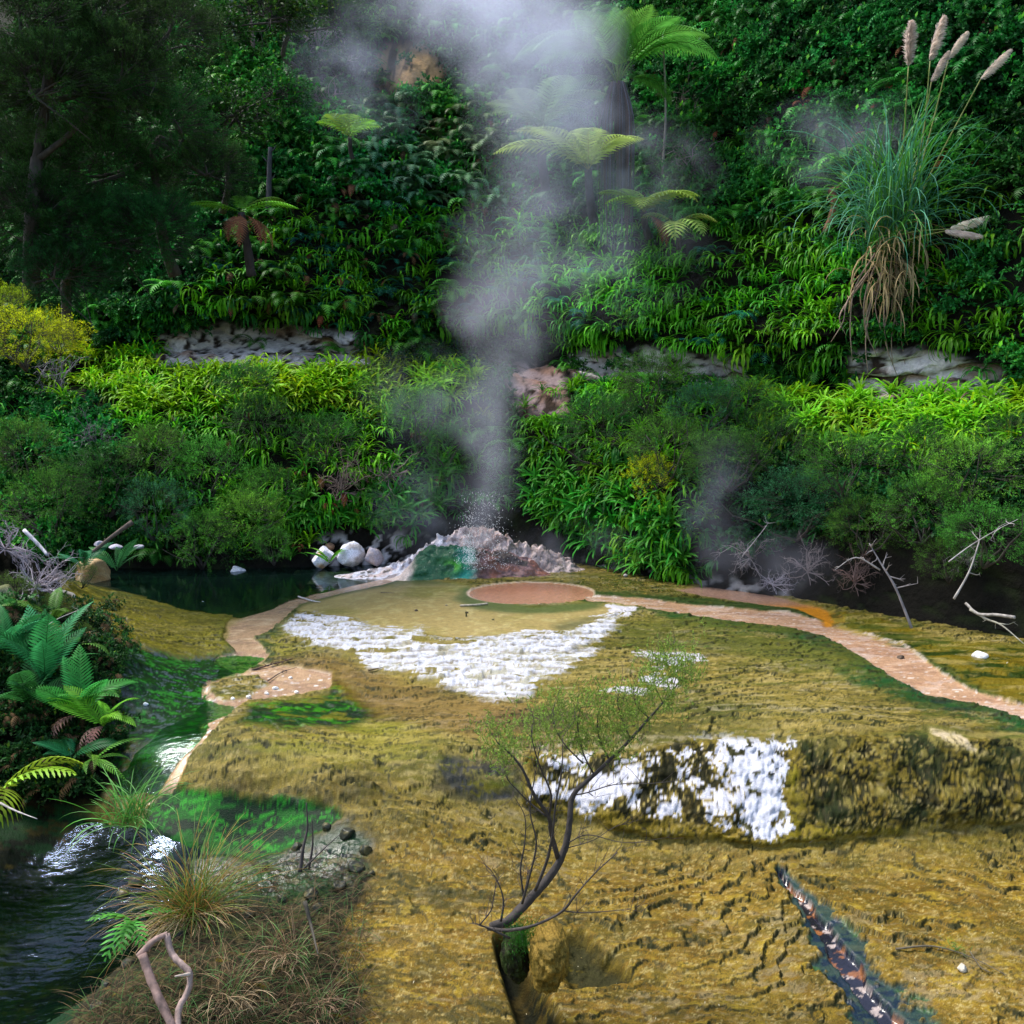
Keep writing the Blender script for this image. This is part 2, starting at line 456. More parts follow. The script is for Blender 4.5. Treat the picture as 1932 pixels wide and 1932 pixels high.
m_ch3 = pmask([(1270,1112),(1340,1100),(1420,1112),(1480,1128),(1545,1145),(1592,1165),(1590,1175),(1560,1183),(1545,1172),(1500,1150),(1430,1140),(1350,1130)], 3)
m_basin = pmask([(560,1135),(640,1110),(700,1095),(800,1090),(880,1105),(900,1125),(1010,1145),(1120,1135),(1165,1150),(1140,1170),(1080,1190),(980,1198),(860,1205),(720,1190),(640,1165),(560,1155)], 5)
m_white = pmask([(520,1182),(560,1160),(640,1160),(700,1182),(780,1190),(802,1186),(800,1200),(780,1210),(860,1212),(960,1200),(1080,1192),(1140,1165),(1163,1158),(1165,1180),(1130,1205),(1075,1235),(1140,1225),(1110,1245),(1060,1272),(1000,1312),(930,1328),(860,1305),(740,1270),(700,1258),(620,1228),(560,1212)], 7)
m_whiteR = np.maximum(pmask([(1130,1126),(1230,1132),(1240,1142),(1205,1152),(1180,1168),(1150,1160)], 3),
                      np.maximum(pmask([(1190,1228),(1320,1232),(1345,1250),(1290,1262),(1200,1240)], 10), pmask([(1110,1300),(1200,1290),(1235,1255),(1290,1262),(1290,1300),(1180,1312)], 10)))
m_brown = pmask([(520,1250),(620,1240),(740,1280),(860,1312),(1000,1335),(960,1400),(820,1380),(700,1350),(640,1300)], 14)
m_dark1 = pmask([(920,1350),(1040,1335),(1140,1350),(1060,1385),(940,1380)], 12)
m_grey = pmask([(825,1445),(850,1425),(960,1450),(985,1510),(930,1522),(850,1490)], 10)
m_face = pmask([(985,1425),(1100,1432),(1300,1400),(1500,1398),(1700,1392),(1990,1400),(1990,1550),(1820,1565),(1600,1580),(1440,1600),(1300,1585),(1100,1555),(985,1520)], 8)
m_wface = pmask([(985,1480),(1010,1420),(1120,1425),(1180,1410),(1300,1395),(1365,1392),(1480,1398),(1482,1480),(1478,1560),(1430,1592),(1340,1575),(1240,1555),(1100,1540),(990,1520)], 8)
m_wfs = pmask([(985,1480),(1010,1420),(1120,1425),(1180,1410),(1300,1395),(1365,1392),(1480,1398),(1482,1480),(1478,1560),(1430,1592),(1340,1575),(1240,1555),(1100,1540),(990,1520)], 34)
m_wsol = pmask([(1362,1394),(1485,1400),(1480,1450),(1478,1500),(1470,1560),(1425,1592),(1400,1560),(1405,1500),(1368,1455)], 6)
m_moss = pmask([(1500,1405),(1640,1385),(1760,1375),(1990,1380),(1990,1540),(1860,1552),(1740,1562),(1600,1560),(1500,1555)], 12)
m_pale = pmask([(1745,1368),(1810,1378),(1835,1410),(1850,1430),(1790,1415),(1760,1395)], 8)
L3 = sdf_line([(1462,1640,3),(1500,1678,7),(1545,1730,11),(1590,1800,17),(1640,1870,18),(1690,1935,22),(1730,1990,26)], DX, DY)
m_slot = sstep(1.25, .9, L3); m_slotrim = sstep(2.9, 2.3, L3 + 1.6 * crisp(GX * 5, GY * 7, 5, 31))
m_rightolive = pmask([(1560,1150),(1650,1165),(1800,1210),(1990,1230),(1990,1330),(1900,1325),(1820,1290),(1740,1240),(1640,1200),(1570,1180)], 6)
m_litter = pmask([(100,1990),(220,1825),(330,1755),(420,1730),(540,1690),(580,1600),(650,1590),(690,1640),(660,1720),(640,1800),(690,1990)], 40)
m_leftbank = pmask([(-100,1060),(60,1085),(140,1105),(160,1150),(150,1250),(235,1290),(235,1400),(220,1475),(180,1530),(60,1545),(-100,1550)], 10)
m_crack = sstep(1.5, .3, sdf_line([(950,1775,16),(965,1820,20),(995,1875,30),(1015,1925,32),(1030,1980,22)], SX + 6 * 0, SY))
m_gully = pmask([(1072,1765),(1105,1770),(1140,1810),(1185,1850),(1150,1868),(1085,1860),(1072,1810)], 14)

ytop = np.interp(SX, [980, 1200, 1400, 1700, 1960], [1425, 1405, 1392, 1385, 1388]); ybot = np.interp(SX, [980, 1100, 1300, 1450, 1600, 1800, 1960], [1522, 1556, 1588, 1602, 1580, 1564, 1552])
_wob = 16 * fbm(GX * 1.3, GX * 0 + 3, 4, 170); ytop = ytop + _wob; ybot = ybot + 14 * fbm(GX * 1.7, GX * 0 + 8, 4, 171)
uf = np.clip((SY - ytop) / (ybot - ytop), 0, 1)
FVc = np.where((SY > ytop) & (SY < ybot), uf * .95, np.where(SY >= ybot, .95 + (9 - GY) * .5, (9.6 - GY)))
def fnoise(k, o, s, sy=1.0): return fbm(GX * k, FVc * k * sy, o, s)
chan0 = np.maximum.reduce([m_ch1, m_ch2, m_ch3, m_pool, m_pond, m_green1, m_green2, m_brook, m_slot])
# ---- colours
def mixc(c, col, m):
    m = m[..., None]
    return c * (1 - m) + np.asarray(col, float) * m
GS = GY + 1.3 * ZB
nA = fbm(GX * .9, GS * 1.6, 5, 10); nB = fbm(GX * 2.3, GS * 5, 7, 12, .64) * 1.2; nC = fbm(GX * 7, GS * 16, 5, 14, .66) * 1.2; nD = fbm(GX * 22, GS * 22, 4, 16)
nE = fbm(GX * .5, GS * .8, 4, 18)
C = np.zeros((nr, nc, 3)) + np.array([.29, .205, .040])
near = sstep(9.5, 8.0, GY)
C = mixc(C, (.30, .27, .018), sstep(-.15, .5, nA) * .7)
C = mixc(C, (.36, .27, .10), sstep(.05, .6, nB) * .6)
C = mixc(C, (.15, .13, .022), sstep(.05, .55, -nB) * .55)
C = mixc(C, (.10, .14, .015), sstep(.1, .6, -nA) * (1 - near) * .75)
C = mixc(C, (.17, .10, .018), sstep(.0, .5, nE) * near * .7)
C = mixc(C, (.42, .33, .06), sstep(.1, .6, nC) * .35)
ROUGH = np.full((nr, nc), .55)
def lay(col, m, rough=None, var=0.0):
    global C, ROUGH
    C = mixc(C, col, m)
    if rough is not None: ROUGH = ROUGH * (1 - m) + rough * m
lay((.11, .14, .02), pmask([(1130,1180),(1300,1160),(1500,1185),(1620,1230),(1700,1280),(1500,1260),(1350,1230),(1200,1235)], 16) * sstep(-.5, .3, nB + .3), .4)
lay((.02, .09, .02), pmask([(1240,1158),(1400,1182),(1490,1190),(1580,1220),(1640,1258),(1720,1290),(1800,1325),(1960,1365),(1960,1410),(1850,1370),(1740,1330),(1600,1290),(1560,1240),(1480,1205),(1300,1185)], 7), .35)
lay((.10, .12, .015), pmask([(1060,1085),(1200,1088),(1290,1118),(1420,1140),(1530,1165),(1560,1182),(1480,1158),(1400,1150),(1250,1135),(1100,1118)], 5), .25)
lay((.02, .05, .012), pmask([(1180,1092),(1290,1122),(1400,1146),(1540,1172),(1530,1162),(1450,1150),(1330,1136),(1230,1128)], 4) * .7, .25)
lay((.30, .24, .02), m_olive, .35); lay((.17, .12, .012), m_olive * sstep(0, .5, nC + nB * .5) * .8)
lay((.045, .06, .008), m_olive * sstep(1175, 1130, DY) * sstep(-.2, .4, nB))
lay((.010, .022, .012), m_pond, .3)
lay((.006, .05, .010), m_green1, .3); lay((.008, .09, .012), m_green1 * sstep(0.12, .35, nB) * .7); lay((.012, .02, .03), m_green1 * sstep(.15, .5, nC) * .7)
lay((.008, .08, .012), m_green1b, .35); lay((.05, .32, .01), m_green1b * sstep(0., .3, nB + .5 * nC)); lay((.012, .02, .02), m_green1b * sstep(0.0, .25, -nC) * .8); lay((.30, .27, .03), m_green1b * sstep(.1, .4, fbm(GX * 4, GS * 8, 4, 67)) * .7)
lay((.20, .19, .03), pmask([(240,1400),(340,1430),(315,1490),(200,1530),(120,1540),(150,1500),(230,1480)], 10) * sstep(-.5, .2, nB))
lay((.006, .06, .008), m_green2, .3); lay((.010, .13, .010), pmask([(310,1490),(420,1505),(480,1530),(560,1560),(450,1580),(340,1570),(300,1530)], 22) * sstep(-.3, .4, nB + .4 * nC))
rim_b = pmask([(-80,1560),(120,1540),(260,1555),(400,1605),(480,1625),(560,1585),(650,1560),(700,1600),(660,1680),(560,1690),(470,1720),(330,1760),(220,1830),(130,1960),(-80,2000)], 46)
lay((.022, .024, .012), rim_b * sstep(-.5, .1, nC + nB), .6)
lay((.06, .06, .055), rim_b * (1 - m_brook) * sstep(.1, .4, nD), .45)
rim_g = pmask([(300,1500),(330,1485),(420,1500),(480,1512),(560,1500),(625,1520),(640,1545),(560,1590),(480,1625),(400,1610),(300,1600),(260,1560)], 22)
lay((.16, .13, .08), rim_g * (1 - m_green2) * sstep(-.4, .2, nC) * .8, .6)
lay((.05, .05, .04), rim_g * (1 - m_green2) * sstep(.0, .3, nD) * .8, .6)
lay((.008, .014, .010), m_brook, .6); lay((.006, .012, .006), m_brook * sstep(0., .4, nB) * .8); lay((.04, .04, .015), m_brook * sstep(.2, .5, nC) * .5)
lay((.36, .27, .12), m_basin, .38); lay((.20, .19, .04), m_basin * sstep(-.1, .5, nA) * .6); lay((.50, .42, .22), m_basin * sstep(.1, .4, fbm(GX * 9, GS * 9, 4, 66)) * .5); lay((.04, .075, .02), m_basin * sstep(1115, 1095, DY) * .8)
lay((.03, .08, .02), sstep(1.3, 1.02, np.hypot((DX - 1010) / 130, (DY - 1125) / 30)) * (1 - m_pool) * .8)
lay((.02, .05, .035), pmask([(1040,1180),(1150,1162),(1120,1185),(1060,1192)], 8) * .6)
lay((.27, .15, .045), m_brown * .75, .6); lay((.10, .06, .02), m_brown * sstep(.05, .4, nC))
lay((.05, .045, .02), m_dark1 * sstep(-.5, .1, nC + .2) * .8, .6)
wn = fbm(GX * 1.6, GS * 9, 5, 30)
edge_w = np.abs(m_white - .5) < .45
tcx, tcy = at_z(880, 1135, .1)[:2]
TR = np.hypot((GX - tcx) * .62, GY - tcy) + .18 * fbm(GX * 1.1, GS * 1.1, 4, 36) + .03 * fbm(GX * 6, GS * 6, 3, 38)
TA = np.arctan2(GY - tcy, GX - tcx)
rows = fbm(TA * 2.2 + 3, TR * 10, 4, 35) + .25 * fbm(GX * 9, GS * 9, 3, 39)
m_whs = pmask([(520,1182),(560,1160),(640,1160),(700,1182),(780,1190),(802,1186),(800,1200),(780,1210),(860,1212),(960,1200),(1080,1192),(1140,1165),(1163,1158),(1165,1180),(1130,1205),(1075,1235),(1140,1225),(1110,1245),(1060,1272),(1000,1312),(930,1328),(860,1305),(740,1270),(700,1258),(620,1228),(560,1212)], 20)
wm = sstep(.02, .2, m_whs) * sstep(-.08, .04, (m_whs - .75) * 1.1 + .34 * crisp(GX * 8, GS * 14, 6, 37) + .2 * wn + .85 * rows + .13 + .25 * sstep(1270, 1300, DY) + .2 * sstep(640, 560, DX) + .45 * pmask([(680,1240),(900,1225),(1100,1215),(1165,1160),(1165,1180),(1080,1250),(900,1268),(700,1255)], 14))
lay((.50, .50, .54), wm, .5); lay((.36, .33, .30), wm * sstep(.05, .3, crisp(GX * 5, GS * 9, 5, 40)) * .7, .5)
lay((.34, .28, .16), np.clip(m_white - wm, 0, 1) * .8)
wn2 = fbm(GX * 3.5, GS * 9, 4, 33)
lay((.46, .44, .46), sstep(.02, .15, m_whiteR) * sstep(.0, .08, wn2 + .3 * crisp(GX * 9, GS * 18, 4, 34) + m_whiteR - .75), .6)
lay((.06, .06, .07), m_grey * sstep(-.6, .1, nB), .5)
wk1 = worley(GX * 6 + fnoise(3, 3, 150), FVc * 6.5 + fnoise(3, 3, 151)); wk2 = worley(GX * 21 + fnoise(7, 3, 152), FVc * 24)
lay((.20, .15, .035), m_moss * .9, .6)
lay((.040, .045, .016), m_moss * sstep(-.10, .04, fnoise(5, 5, 41) + .35 * (uf - .35) + .4 * fnoise(1.1, 2, 42)), .65)
lay((.010, .013, .007), m_moss * sstep(.02, .12, fnoise(9, 4, 47) + .30 * (uf - .5)), .7)
lay((.30, .22, .08), m_moss * sstep(.42, .25, wk2) * sstep(-.1, .15, fnoise(3, 4, 43)), .6)
lay((.008, .010, .006), m_moss * sstep(.62, .78, wk1) * .9, .7)
lay((.030, .050, .030), m_moss * sstep(.05, .25, fnoise(3, 5, 45)) * .6)
lay((.34, .28, .16), m_moss * sstep(.2, .3, fnoise(11, 4, 46)) * .8)
lay((.58, .46, .32), m_pale * .8)
wf = .35 * (.5 - worley(GX * 17, FVc * 20)) + .30 * crisp(GX * 12, FVc * 14, 5, 55) + .42 * fnoise(5, 4, 50) + .4 * fnoise(2.2, 2, 51) + .24 - .12 * sstep(1180, 1260, DX) * sstep(1370, 1300, DX) + .16 * sstep(1480, 1400, DX) * 0 - .10 * sstep(1200, 1300, DX) * sstep(1370, 1300, DX)
lay((.26, .19, .06), m_wface * .8, .6); lay((.020, .020, .010), m_wface * sstep(.02, .12, -wf), .7)
lay((.46, .36, .20), sstep(-.06, -.01, wf + (m_wfs - 1) * .9), .6)
lay((.50, .49, .53), sstep(.0, .03, wf + (m_wfs - 1) * .9), .55)
lay((.03, .03, .012), m_wface * sstep(.52, .66, wk2) * sstep(.5, .7, wk1) * (1 - m_wsol), .7)
m_ws2 = pmask([(1362,1394),(1485,1400),(1480,1450),(1478,1500),(1470,1560),(1425,1592),(1400,1560),(1405,1500),(1368,1455)], 26)
lay((.50, .50, .55), sstep(.02, .15, m_ws2) * sstep(-.12, -.04, wf + (m_ws2 - .9) * .9), .5)
lay((.05, .05, .03), m_wsol * sstep(.25, .32, fnoise(11, 3, 54)), .6)
# channels and pool: warm water over pink ochre silt
lay((.02, .06, .02), np.clip(sstep(1.9, 1.1, L1) - m_ch1, 0, 1) * .75)
lay((.02, .06, .015), np.clip(sstep(1.7, 1.05, L2) - m_ch2, 0, 1) * .7)
chn = fbm(GX * 3, GS * 6, 4, 55)
lay((.44, .28, .19), m_ch1, .22); lay((.58, .42, .30), m_ch1 * sstep(.0, .5, chn) * .8); lay((.75, .72, .68), m_ch1 * sstep(.42, .5, fbm(GX * 12, GS * 20, 3, 57)) * sstep(1250, 1290, DY))
lay((.35, .20, .05), m_ch1 * sstep(1380, 1470, DY) * .8)
lay((.02, .05, .03), p_hole * (1 - m_ch1) * .8); lay((.7, .7, .7), p_hole * sstep(.25, .35, fbm(GX * 9, GS * 14, 3, 58)))
lay((.40, .17, .105), m_pool, .16); lay((.50, .26, .18), m_pool * sstep(1105, 1130, DY) * .7); lay((.72, .52, .40), np.clip(sstep(1.06, 1.0, np.hypot((SX - 1003) / 119, (SY - 1119) / 21)) - sstep(1.0, .97, np.hypot((SX - 1003) / 119, (SY - 1119) / 21)), 0, 1), .3)
lay((.46, .27, .18), m_ch2, .2); lay((.60, .40, .30), m_ch2 * sstep(0, .5, chn) * .7); lay((.68, .62, .55), m_ch2 * sstep(.45, .52, fbm(GX * 12, GS * 20, 3, 59)) * .8)
lay((.34, .20, .17), m_ch3, .2); lay((.55, .22, .02), m_ch3 * sstep(1380, 1500, DX) * sstep(1130, 1150, DY), .2)
lay((.26, .19, .03), m_rightolive * sstep(-.3, .1, nB), .35); lay((.015, .05, .012), m_rightolive * sstep(-.05, .3, -nB) * .9, .3)
lay((.75, .7, .6), m_rightolive * sstep(.75, .8, nC), .4)

lay((.007, .007, .005), m_leftbank, .95)  # bank soil, painted near black for the shadow under the bank
lay((.012, .014, .006), m_crack, .7); lay((.035, .035, .012), m_gully * sstep(-.6, 0, nC), .7)

# darker ground tones are scaled down; white crust and silt keep their own tone
lum = C.mean(-1)
keepc = np.maximum.reduce([sstep(.30, .44, lum), .8 * m_ch1, .8 * m_ch2, .8 * m_pool, .7 * m_ch3, .7 * m_basin])
C = C * (.50 + .50 * keepc)[..., None]
C[..., 2] *= (1 - .60 * (1 - keepc)); C[..., 1] *= (1 - .10 * (1 - keepc) * near)
C = mixc(C, (.10, .055, .008), 0 * near * (1 - keepc) * sstep(-.1, .45, fbm(GX * 1.4, GS * 2.6, 4, 68)) * .65)
C = mixc(C, (.24, .15, .015), near * (1 - keepc) * sstep(.0, .4, fbm(GX * 5, GS * 8, 4, 69)) * .5)
farm = (1 - near) * (1 - keepc) * (1 - np.maximum.reduce([chan0, m_basin, m_leftbank, m_face, m_green1b]))
C = mixc(C, (.07, .085, .012), farm * sstep(.0, .35, fbm(GX * 1.2, GS * 6, 5, 60)) * .6)
C = mixc(C, (.30, .23, .07), farm * sstep(.08, .35, fbm(GX * 2.5, GS * 9, 5, 62)) * .5)

m_lit = sstep(.30, .50, m_litter + .30 * crisp(GX * 3.5, GS * 5, 5, 190)); m_litter = m_lit
special = np.maximum.reduce([m_white, m_whiteR, m_face, m_moss, chan0, m_basin, rim_b, m_litter, m_leftbank, m_crack, m_gully, m_grey, m_pale, m_green1b, m_rightolive, m_ch3])
gw = 1 - special
q1 = crisp(GX * 1.6, GS * 2.6, 7, 130); q2 = crisp(GX * 3.5, GS * 7, 6, 132); q3 = crisp(GX * 9, GS * 16, 5, 134); q4 = crisp(GX * 26, GS * 32, 4, 136)
PN = np.zeros((nr, nc, 3)) + np.array([.165, .090, .011])
PN = mixc(PN, (.195, .118, .015), sstep(-.05, .1, q1)); PN = mixc(PN, (.115, .062, .007), sstep(.08, .2, -q1) * .8)
PN = mixc(PN, (.25, .175, .020), sstep(.12, .3, q2) * .45); PN = mixc(PN, (.30, .21, .075), sstep(.2, .35, q3) * .35)
PN = mixc(PN, (.06, .055, .010), sstep(.18, .3, -q2) * .5); PN = mixc(PN, (.035, .032, .010), sstep(.30, .42, -q4) * .4); PN = mixc(PN, (.46, .37, .15), sstep(.34, .44, q4) * .55)
PF = np.zeros((nr, nc, 3)) + np.array([.155, .115, .018])
g1 = crisp(GX * .9, GS * 3.2, 7, 140); g2 = crisp(GX * 2.2, GS * 9, 6, 142); g3 = crisp(GX * 6, GS * 24, 5, 144)
PF = mixc(PF, (.22, .165, .035), sstep(-.02, .12, g1)); PF = mixc(PF, (.10, .095, .012), sstep(.0, .14, -g1) * .95)
PF = mixc(PF, (.34, .26, .09), sstep(.14, .3, g2) * .5); PF = mixc(PF, (.055, .06, .012), sstep(.14, .26, -g2) * .5)
PF = mixc(PF, (.035, .035, .012), sstep(.3, .4, -g3) * .4); PF = mixc(PF, (.45, .36, .16), sstep(.30, .42, g3) * .35)
PF = mixc(PF, (.28, .25, .02), sstep(.1, .3, -nA) * sstep(1500, 1380, DY) * sstep(900, 700, DX) * .45)
crk = np.abs(crisp(GX * .8, GS * 3.4, 6, 146)); PF = mixc(PF, (.018, .020, .007), sstep(.035, .012, crk) * sstep(-.1, .2, g1 + .15))
PF = mixc(PF, (.05, .055, .012), pmask([(1180,1320),(1420,1330),(1450,1360),(1300,1400),(1150,1390)], 30) * sstep(-.15, .1, g2))
PF = mixc(PF, (.085, .070, .020), pmask([(360,1440),(640,1470),(760,1440),(720,1530),(560,1520),(420,1510)], 16) * sstep(-.25, .0, g2) * sstep(1455, 1490, DY))
PF = mixc(PF, (.03, .028, .016), pmask([(400,1475),(560,1495),(720,1490),(700,1545),(560,1530),(430,1515)], 10) * sstep(.05, .15, q3))
gst = sstep(.12, .3, crisp(GX * .7, GS * 2.2, 6, 148)); PN = mixc(PN, (.24, .19, .11), gst * .5 * sstep(-.1, .2, q3)); PF = mixc(PF, (.30, .25, .15), gst * .55 * sstep(-.1, .2, g3))
PN = PN * near[..., None] + PF * (1 - near)[..., None]
C = C * (1 - .80 * gw)[..., None] + PN * (.80 * gw)[..., None]

lay((.010, .040, .040), m_slotrim * .92, .4); lay((.004, .014, .028), m_slotrim * sstep(.0, .15, q3), .3); lay((.05, .12, .02), m_slotrim * sstep(2.2, 2.8, L3) * sstep(-.1, .2, q3) * .7)
lay((.012, .010, .018), m_slot, .10); lay((.22, .085, .03), m_slot * sstep(.08, .18, fbm(GX * 7, GS * 7, 4, 61)), .12); lay((.36, .29, .26), m_slot * sstep(.34, .38, fbm(GX * 11, GS * 13, 3, 63)), .3)
lay((.022, .020, .009), m_litter * sstep(-.5, -.1, q2 + .3), .75); lay((.10, .075, .03), m_litter * sstep(.12, .25, q3) * .8); lay((.05, .05, .012), m_litter * sstep(.2, .35, q2) * .8)
lay((.004, .018, .006), m_green1 * sstep(-.05, .15, q2) * .9, .3); lay((.02, .16, .015), m_green1 * sstep(.2, .35, q3) * .7); lay((.05, .07, .08), m_green1 * sstep(.32, .4, -q3) * .8)
lay((.008, .085, .008), m_green2, .5); lay((.003, .012, .005), m_green2 * sstep(-.12, .02, q2 + .3 * q3) * .95, .45); lay((.02, .22, .012), m_green2 * sstep(.18, .28, q3) * sstep(-.1, .2, q1) * .8)
mr = rim_b * sstep(300, 400, DX) * (1 - m_green2)
lay((.014, .016, .012), mr * .95, .24); lay((.05, .05, .035), mr * sstep(.1, .2, q2) * .8, .3); lay((.012, .07, .012), mr * sstep(.12, .22, -q1 + .2 * q3) * .8); lay((.11, .085, .03), mr * sstep(.28, .36, q3) * .7, .4)
lay((.004, .030, .006), m_brook * sstep(.0, .15, q1) * .8)
lay((.028, .026, .009), m_face * sstep(.50, .68, wk2) * (1 - np.maximum(wm, sstep(.0, .03, wf + (m_wfs - 1) * .9))) * .85, .65)
lay((.30, .235, .09), m_face * sstep(.30, .16, wk2) * sstep(.0, .2, q2) * (1 - sstep(.0, .03, wf + (m_wfs - 1) * .9)) * .6, .6)
lay((.010, .045, .008), np.clip(sstep(2.6, 1.6, L2 + .9 * q2) - m_ch2, 0, 1) * gw * .85, .4); lay((.012, .04, .012), np.clip(sstep(2.0, 1.3, L1 + .8 * q2) - m_ch1, 0, 1) * gw * .8, .4)
lay((.010, .055, .012), gw * pmask([(1240,1158),(1400,1182),(1490,1190),(1580,1220),(1640,1258),(1720,1290),(1800,1325),(1960,1365),(1960,1410),(1850,1370),(1740,1330),(1600,1290),(1560,1240),(1480,1205),(1300,1185)], 12) * sstep(-.25, .05, q1 + .3 * q3) * .9, .4)
lay((.008, .022, .016), gw * pmask([(1500,1200),(1640,1262),(1760,1330),(1960,1400),(1960,1370),(1760,1305),(1640,1240),(1520,1195)], 8) * sstep(.0, .2, q2) * .8, .4)
lay((.50, .42, .36), sstep(.0, .12, .12 - np.abs(L2 - 1.02)) * sstep(.15, .3, q2) * .6)
lay((.30, .16, .10), m_ch2 * sstep(.1, .3, crisp(GX * 1.5, GS * 4, 5, 180)) * .6); lay((.52, .40, .34), m_ch2 * sstep(.1, .3, crisp(GX * 2.5, GS * 6, 5, 181)) * .5)
lay((.28, .17, .12), m_ch1 * sstep(.1, .3, crisp(GX * 2, GS * 4, 5, 182)) * .6)
lay((.07, .085, .010), gw * pmask([(1130,1180),(1300,1160),(1500,1185),(1620,1230),(1700,1280),(1500,1260),(1350,1230),(1200,1235)], 24) * sstep(-.3, .15, g1 + .1) * .75, .5)
lay((.175, .150, .010), m_olive * .6, .45); lay((.08, .07, .008), m_olive * sstep(.05, .25, g2) * .8); lay((.04, .055, .008), m_olive * sstep(1180, 1135, DY) * sstep(-.2, .1, g1) * .8)
lay((.030, .030, .014), gw * m_dark1 * sstep(-.2, .1, g2 + .1) * .85); lay((.16, .085, .025), gw * m_brown * .55); lay((.030, .032, .038), m_grey * sstep(-.1, .15, g2) * .8)
lay((.030, .028, .020), gw * pmask([(820,1435),(900,1420),(1000,1450),(1000,1520),(900,1525),(800,1500)], 26) * sstep(-.1, .15, q2) * .7)
lay((.010, .011, .005), sstep(.05, .45, m_crack) * (.7 + .3 * sstep(-.2, .1, q3)), .8); lay((.030, .028, .008), m_gully * sstep(-.4, .0, q2), .7)  # shade inside the shallow crack painted into the colour; gully is dark moss
# ---- relief: terracettes, lumps, channels
chan = np.maximum.reduce([m_ch1, m_ch2, m_ch3, m_pool, m_pond, m_green1, m_green2, m_brook, m_slot])
xs = at_z(1560, 1750, -.88)[0]
contour = GY * .085 + near * .026 * np.abs(GX - xs) * sstep(5, 3.5, np.abs(GX - xs)) * sstep(-1, .5, GX) + .075 * fbm(GX * .7, GS * .7, 3, 70) + .020 * fbm(GX * 2.6, GS * 2.6, 3, 72) + .009 * fbm(GX * 9, GS * 9, 3, 74)
def stairs(T, s, rise=.09):
    q = np.floor(T / s); f = T / s - q
    g = sstep(0, rise, f) + .16 * np.exp(-((f - rise - .02) / .06) ** 2)
    return s * (g - f), f
quiet = 1 - np.maximum.reduce([m_basin, chan, .9 * m_slotrim])
ordd = sstep(-.2, 1.0, GX + .5 * nE) * near
contour = contour + (1 - ordd) * near * (.018 * fbm(GX * 2.4, GS * 3.4, 3, 76)) + .0032 * fbm(GX * 18, GS * 18, 3, 78)
rip = 1 - 2 * np.abs(fbm(GX * 5 + .8 * nA, GS * 11, 4, 79))
st1, f1 = stairs(contour, .0255, .10)
st2, f2 = stairs(contour * 1.25 + .016 * nA + .006 * nD, .0135, .12)
amp1 = quiet * (near * (.65 + .45 * ordd) + (1 - near) * .8) * np.clip(1 + 1.1 * fbm(GX * 1.3, GS * 1.3, 3, 77), .35, 1.6) * (1 - .8 * m_face)
Z = ZB + st1 * amp1 * 1.05 + st2 * .6 * quiet * sstep(-.3, .3, nB + .1)
# algae and lip shade, painted dark into the colour under the small lips
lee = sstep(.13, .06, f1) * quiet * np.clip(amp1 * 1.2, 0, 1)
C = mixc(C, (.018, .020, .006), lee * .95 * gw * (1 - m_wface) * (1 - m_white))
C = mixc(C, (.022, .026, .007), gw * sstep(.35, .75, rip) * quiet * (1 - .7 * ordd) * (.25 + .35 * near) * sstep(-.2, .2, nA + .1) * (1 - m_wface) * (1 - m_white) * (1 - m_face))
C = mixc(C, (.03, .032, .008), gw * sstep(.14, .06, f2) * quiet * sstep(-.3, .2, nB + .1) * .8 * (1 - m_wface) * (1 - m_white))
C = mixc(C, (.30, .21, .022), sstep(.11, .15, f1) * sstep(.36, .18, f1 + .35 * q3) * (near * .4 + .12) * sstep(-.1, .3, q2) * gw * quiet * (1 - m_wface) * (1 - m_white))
st3, f3 = stairs(-TR * .16 + .012 * fbm(GX * 4, GS * 4, 4, 82), .036, .16)
Z += st3 * m_white * .9 + .010 * wm * np.abs(fbm(GX * 16, GS * 16, 3, 83))
C = mixc(C, (.16, .12, .05), sstep(.14, .02, f3) * m_white * .75)
Z += .009 * fbm(GX * 4, GS * 5, 4, 84) * quiet + .004 * nD * quiet + .010 * np.maximum(rip - .25, 0) * quiet * (1 - .6 * ordd) * near + .012 * np.maximum(rip - .2, 0) * quiet * (1 - near)
KN = (1 - np.clip(wk1, 0, 1) ** 2) * .07 + (1 - np.clip(wk2, 0, 1) ** 2) * .035
bul = np.sin(np.pi * uf) ** .8 * sstep(960, 1040, SX)
Z += .03 * bul
Z += .45 * m_face * KN + .02 * m_grey * fbm(GX * 9, GS * 9, 3, 91)
Z += .09 * pmask([(380,1460),(640,1470),(720,1470),(700,1530),(480,1512)], 10) * fbm(GX * 5, GS * 9, 4, 92)
Z += .02 * m_litter * fbm(GX * 9, GS * 9, 4, 94)
Z -= .015 * m_ch1 + .015 * m_ch2 + .012 * m_ch3 + .02 * m_pool + .06 * m_slot + .02 * m_slotrim + .26 * m_crack + .12 * m_gully
Z -= .05 * m_green1 + .02 * m_green2 + .07 * m_brook * sstep(420, 320, DX)
Z += mr * (.030 * np.maximum(1 - 2.2 * np.abs(fbm(GX * 4.5 + nA, GS * 12, 4, 191)), 0) + .018 * fbm(GX * 14, GS * 22, 4, 192)); Z += .03 * rim_b * (1 - m_brook) * np.abs(fbm(GX * 7, GS * 7, 4, 95)) + .02 * rim_b * np.abs(nD)
Z += .006 * m_brook * nD
# the raised left bank
lb = np.exp(-(((GX + 5.9) / 1.25) ** 2 + ((GY - 11.2) / 1.7) ** 2)) * 1.0 + np.exp(-(((GX + 8.4) / 1.6) ** 2 + ((GY - 14.5) / 2.2) ** 2)) * 1.1
Z += lb * (1 + .35 * fbm(GX * 2, GY * 2, 4, 96)) + lb * .1 * fbm(GX * 8, GY * 8, 3, 97)
bl = np.exp(-(((GX + 2.55) / .62) ** 2 + ((GY - 6.15) / .6) ** 2))
Z += bl * .16
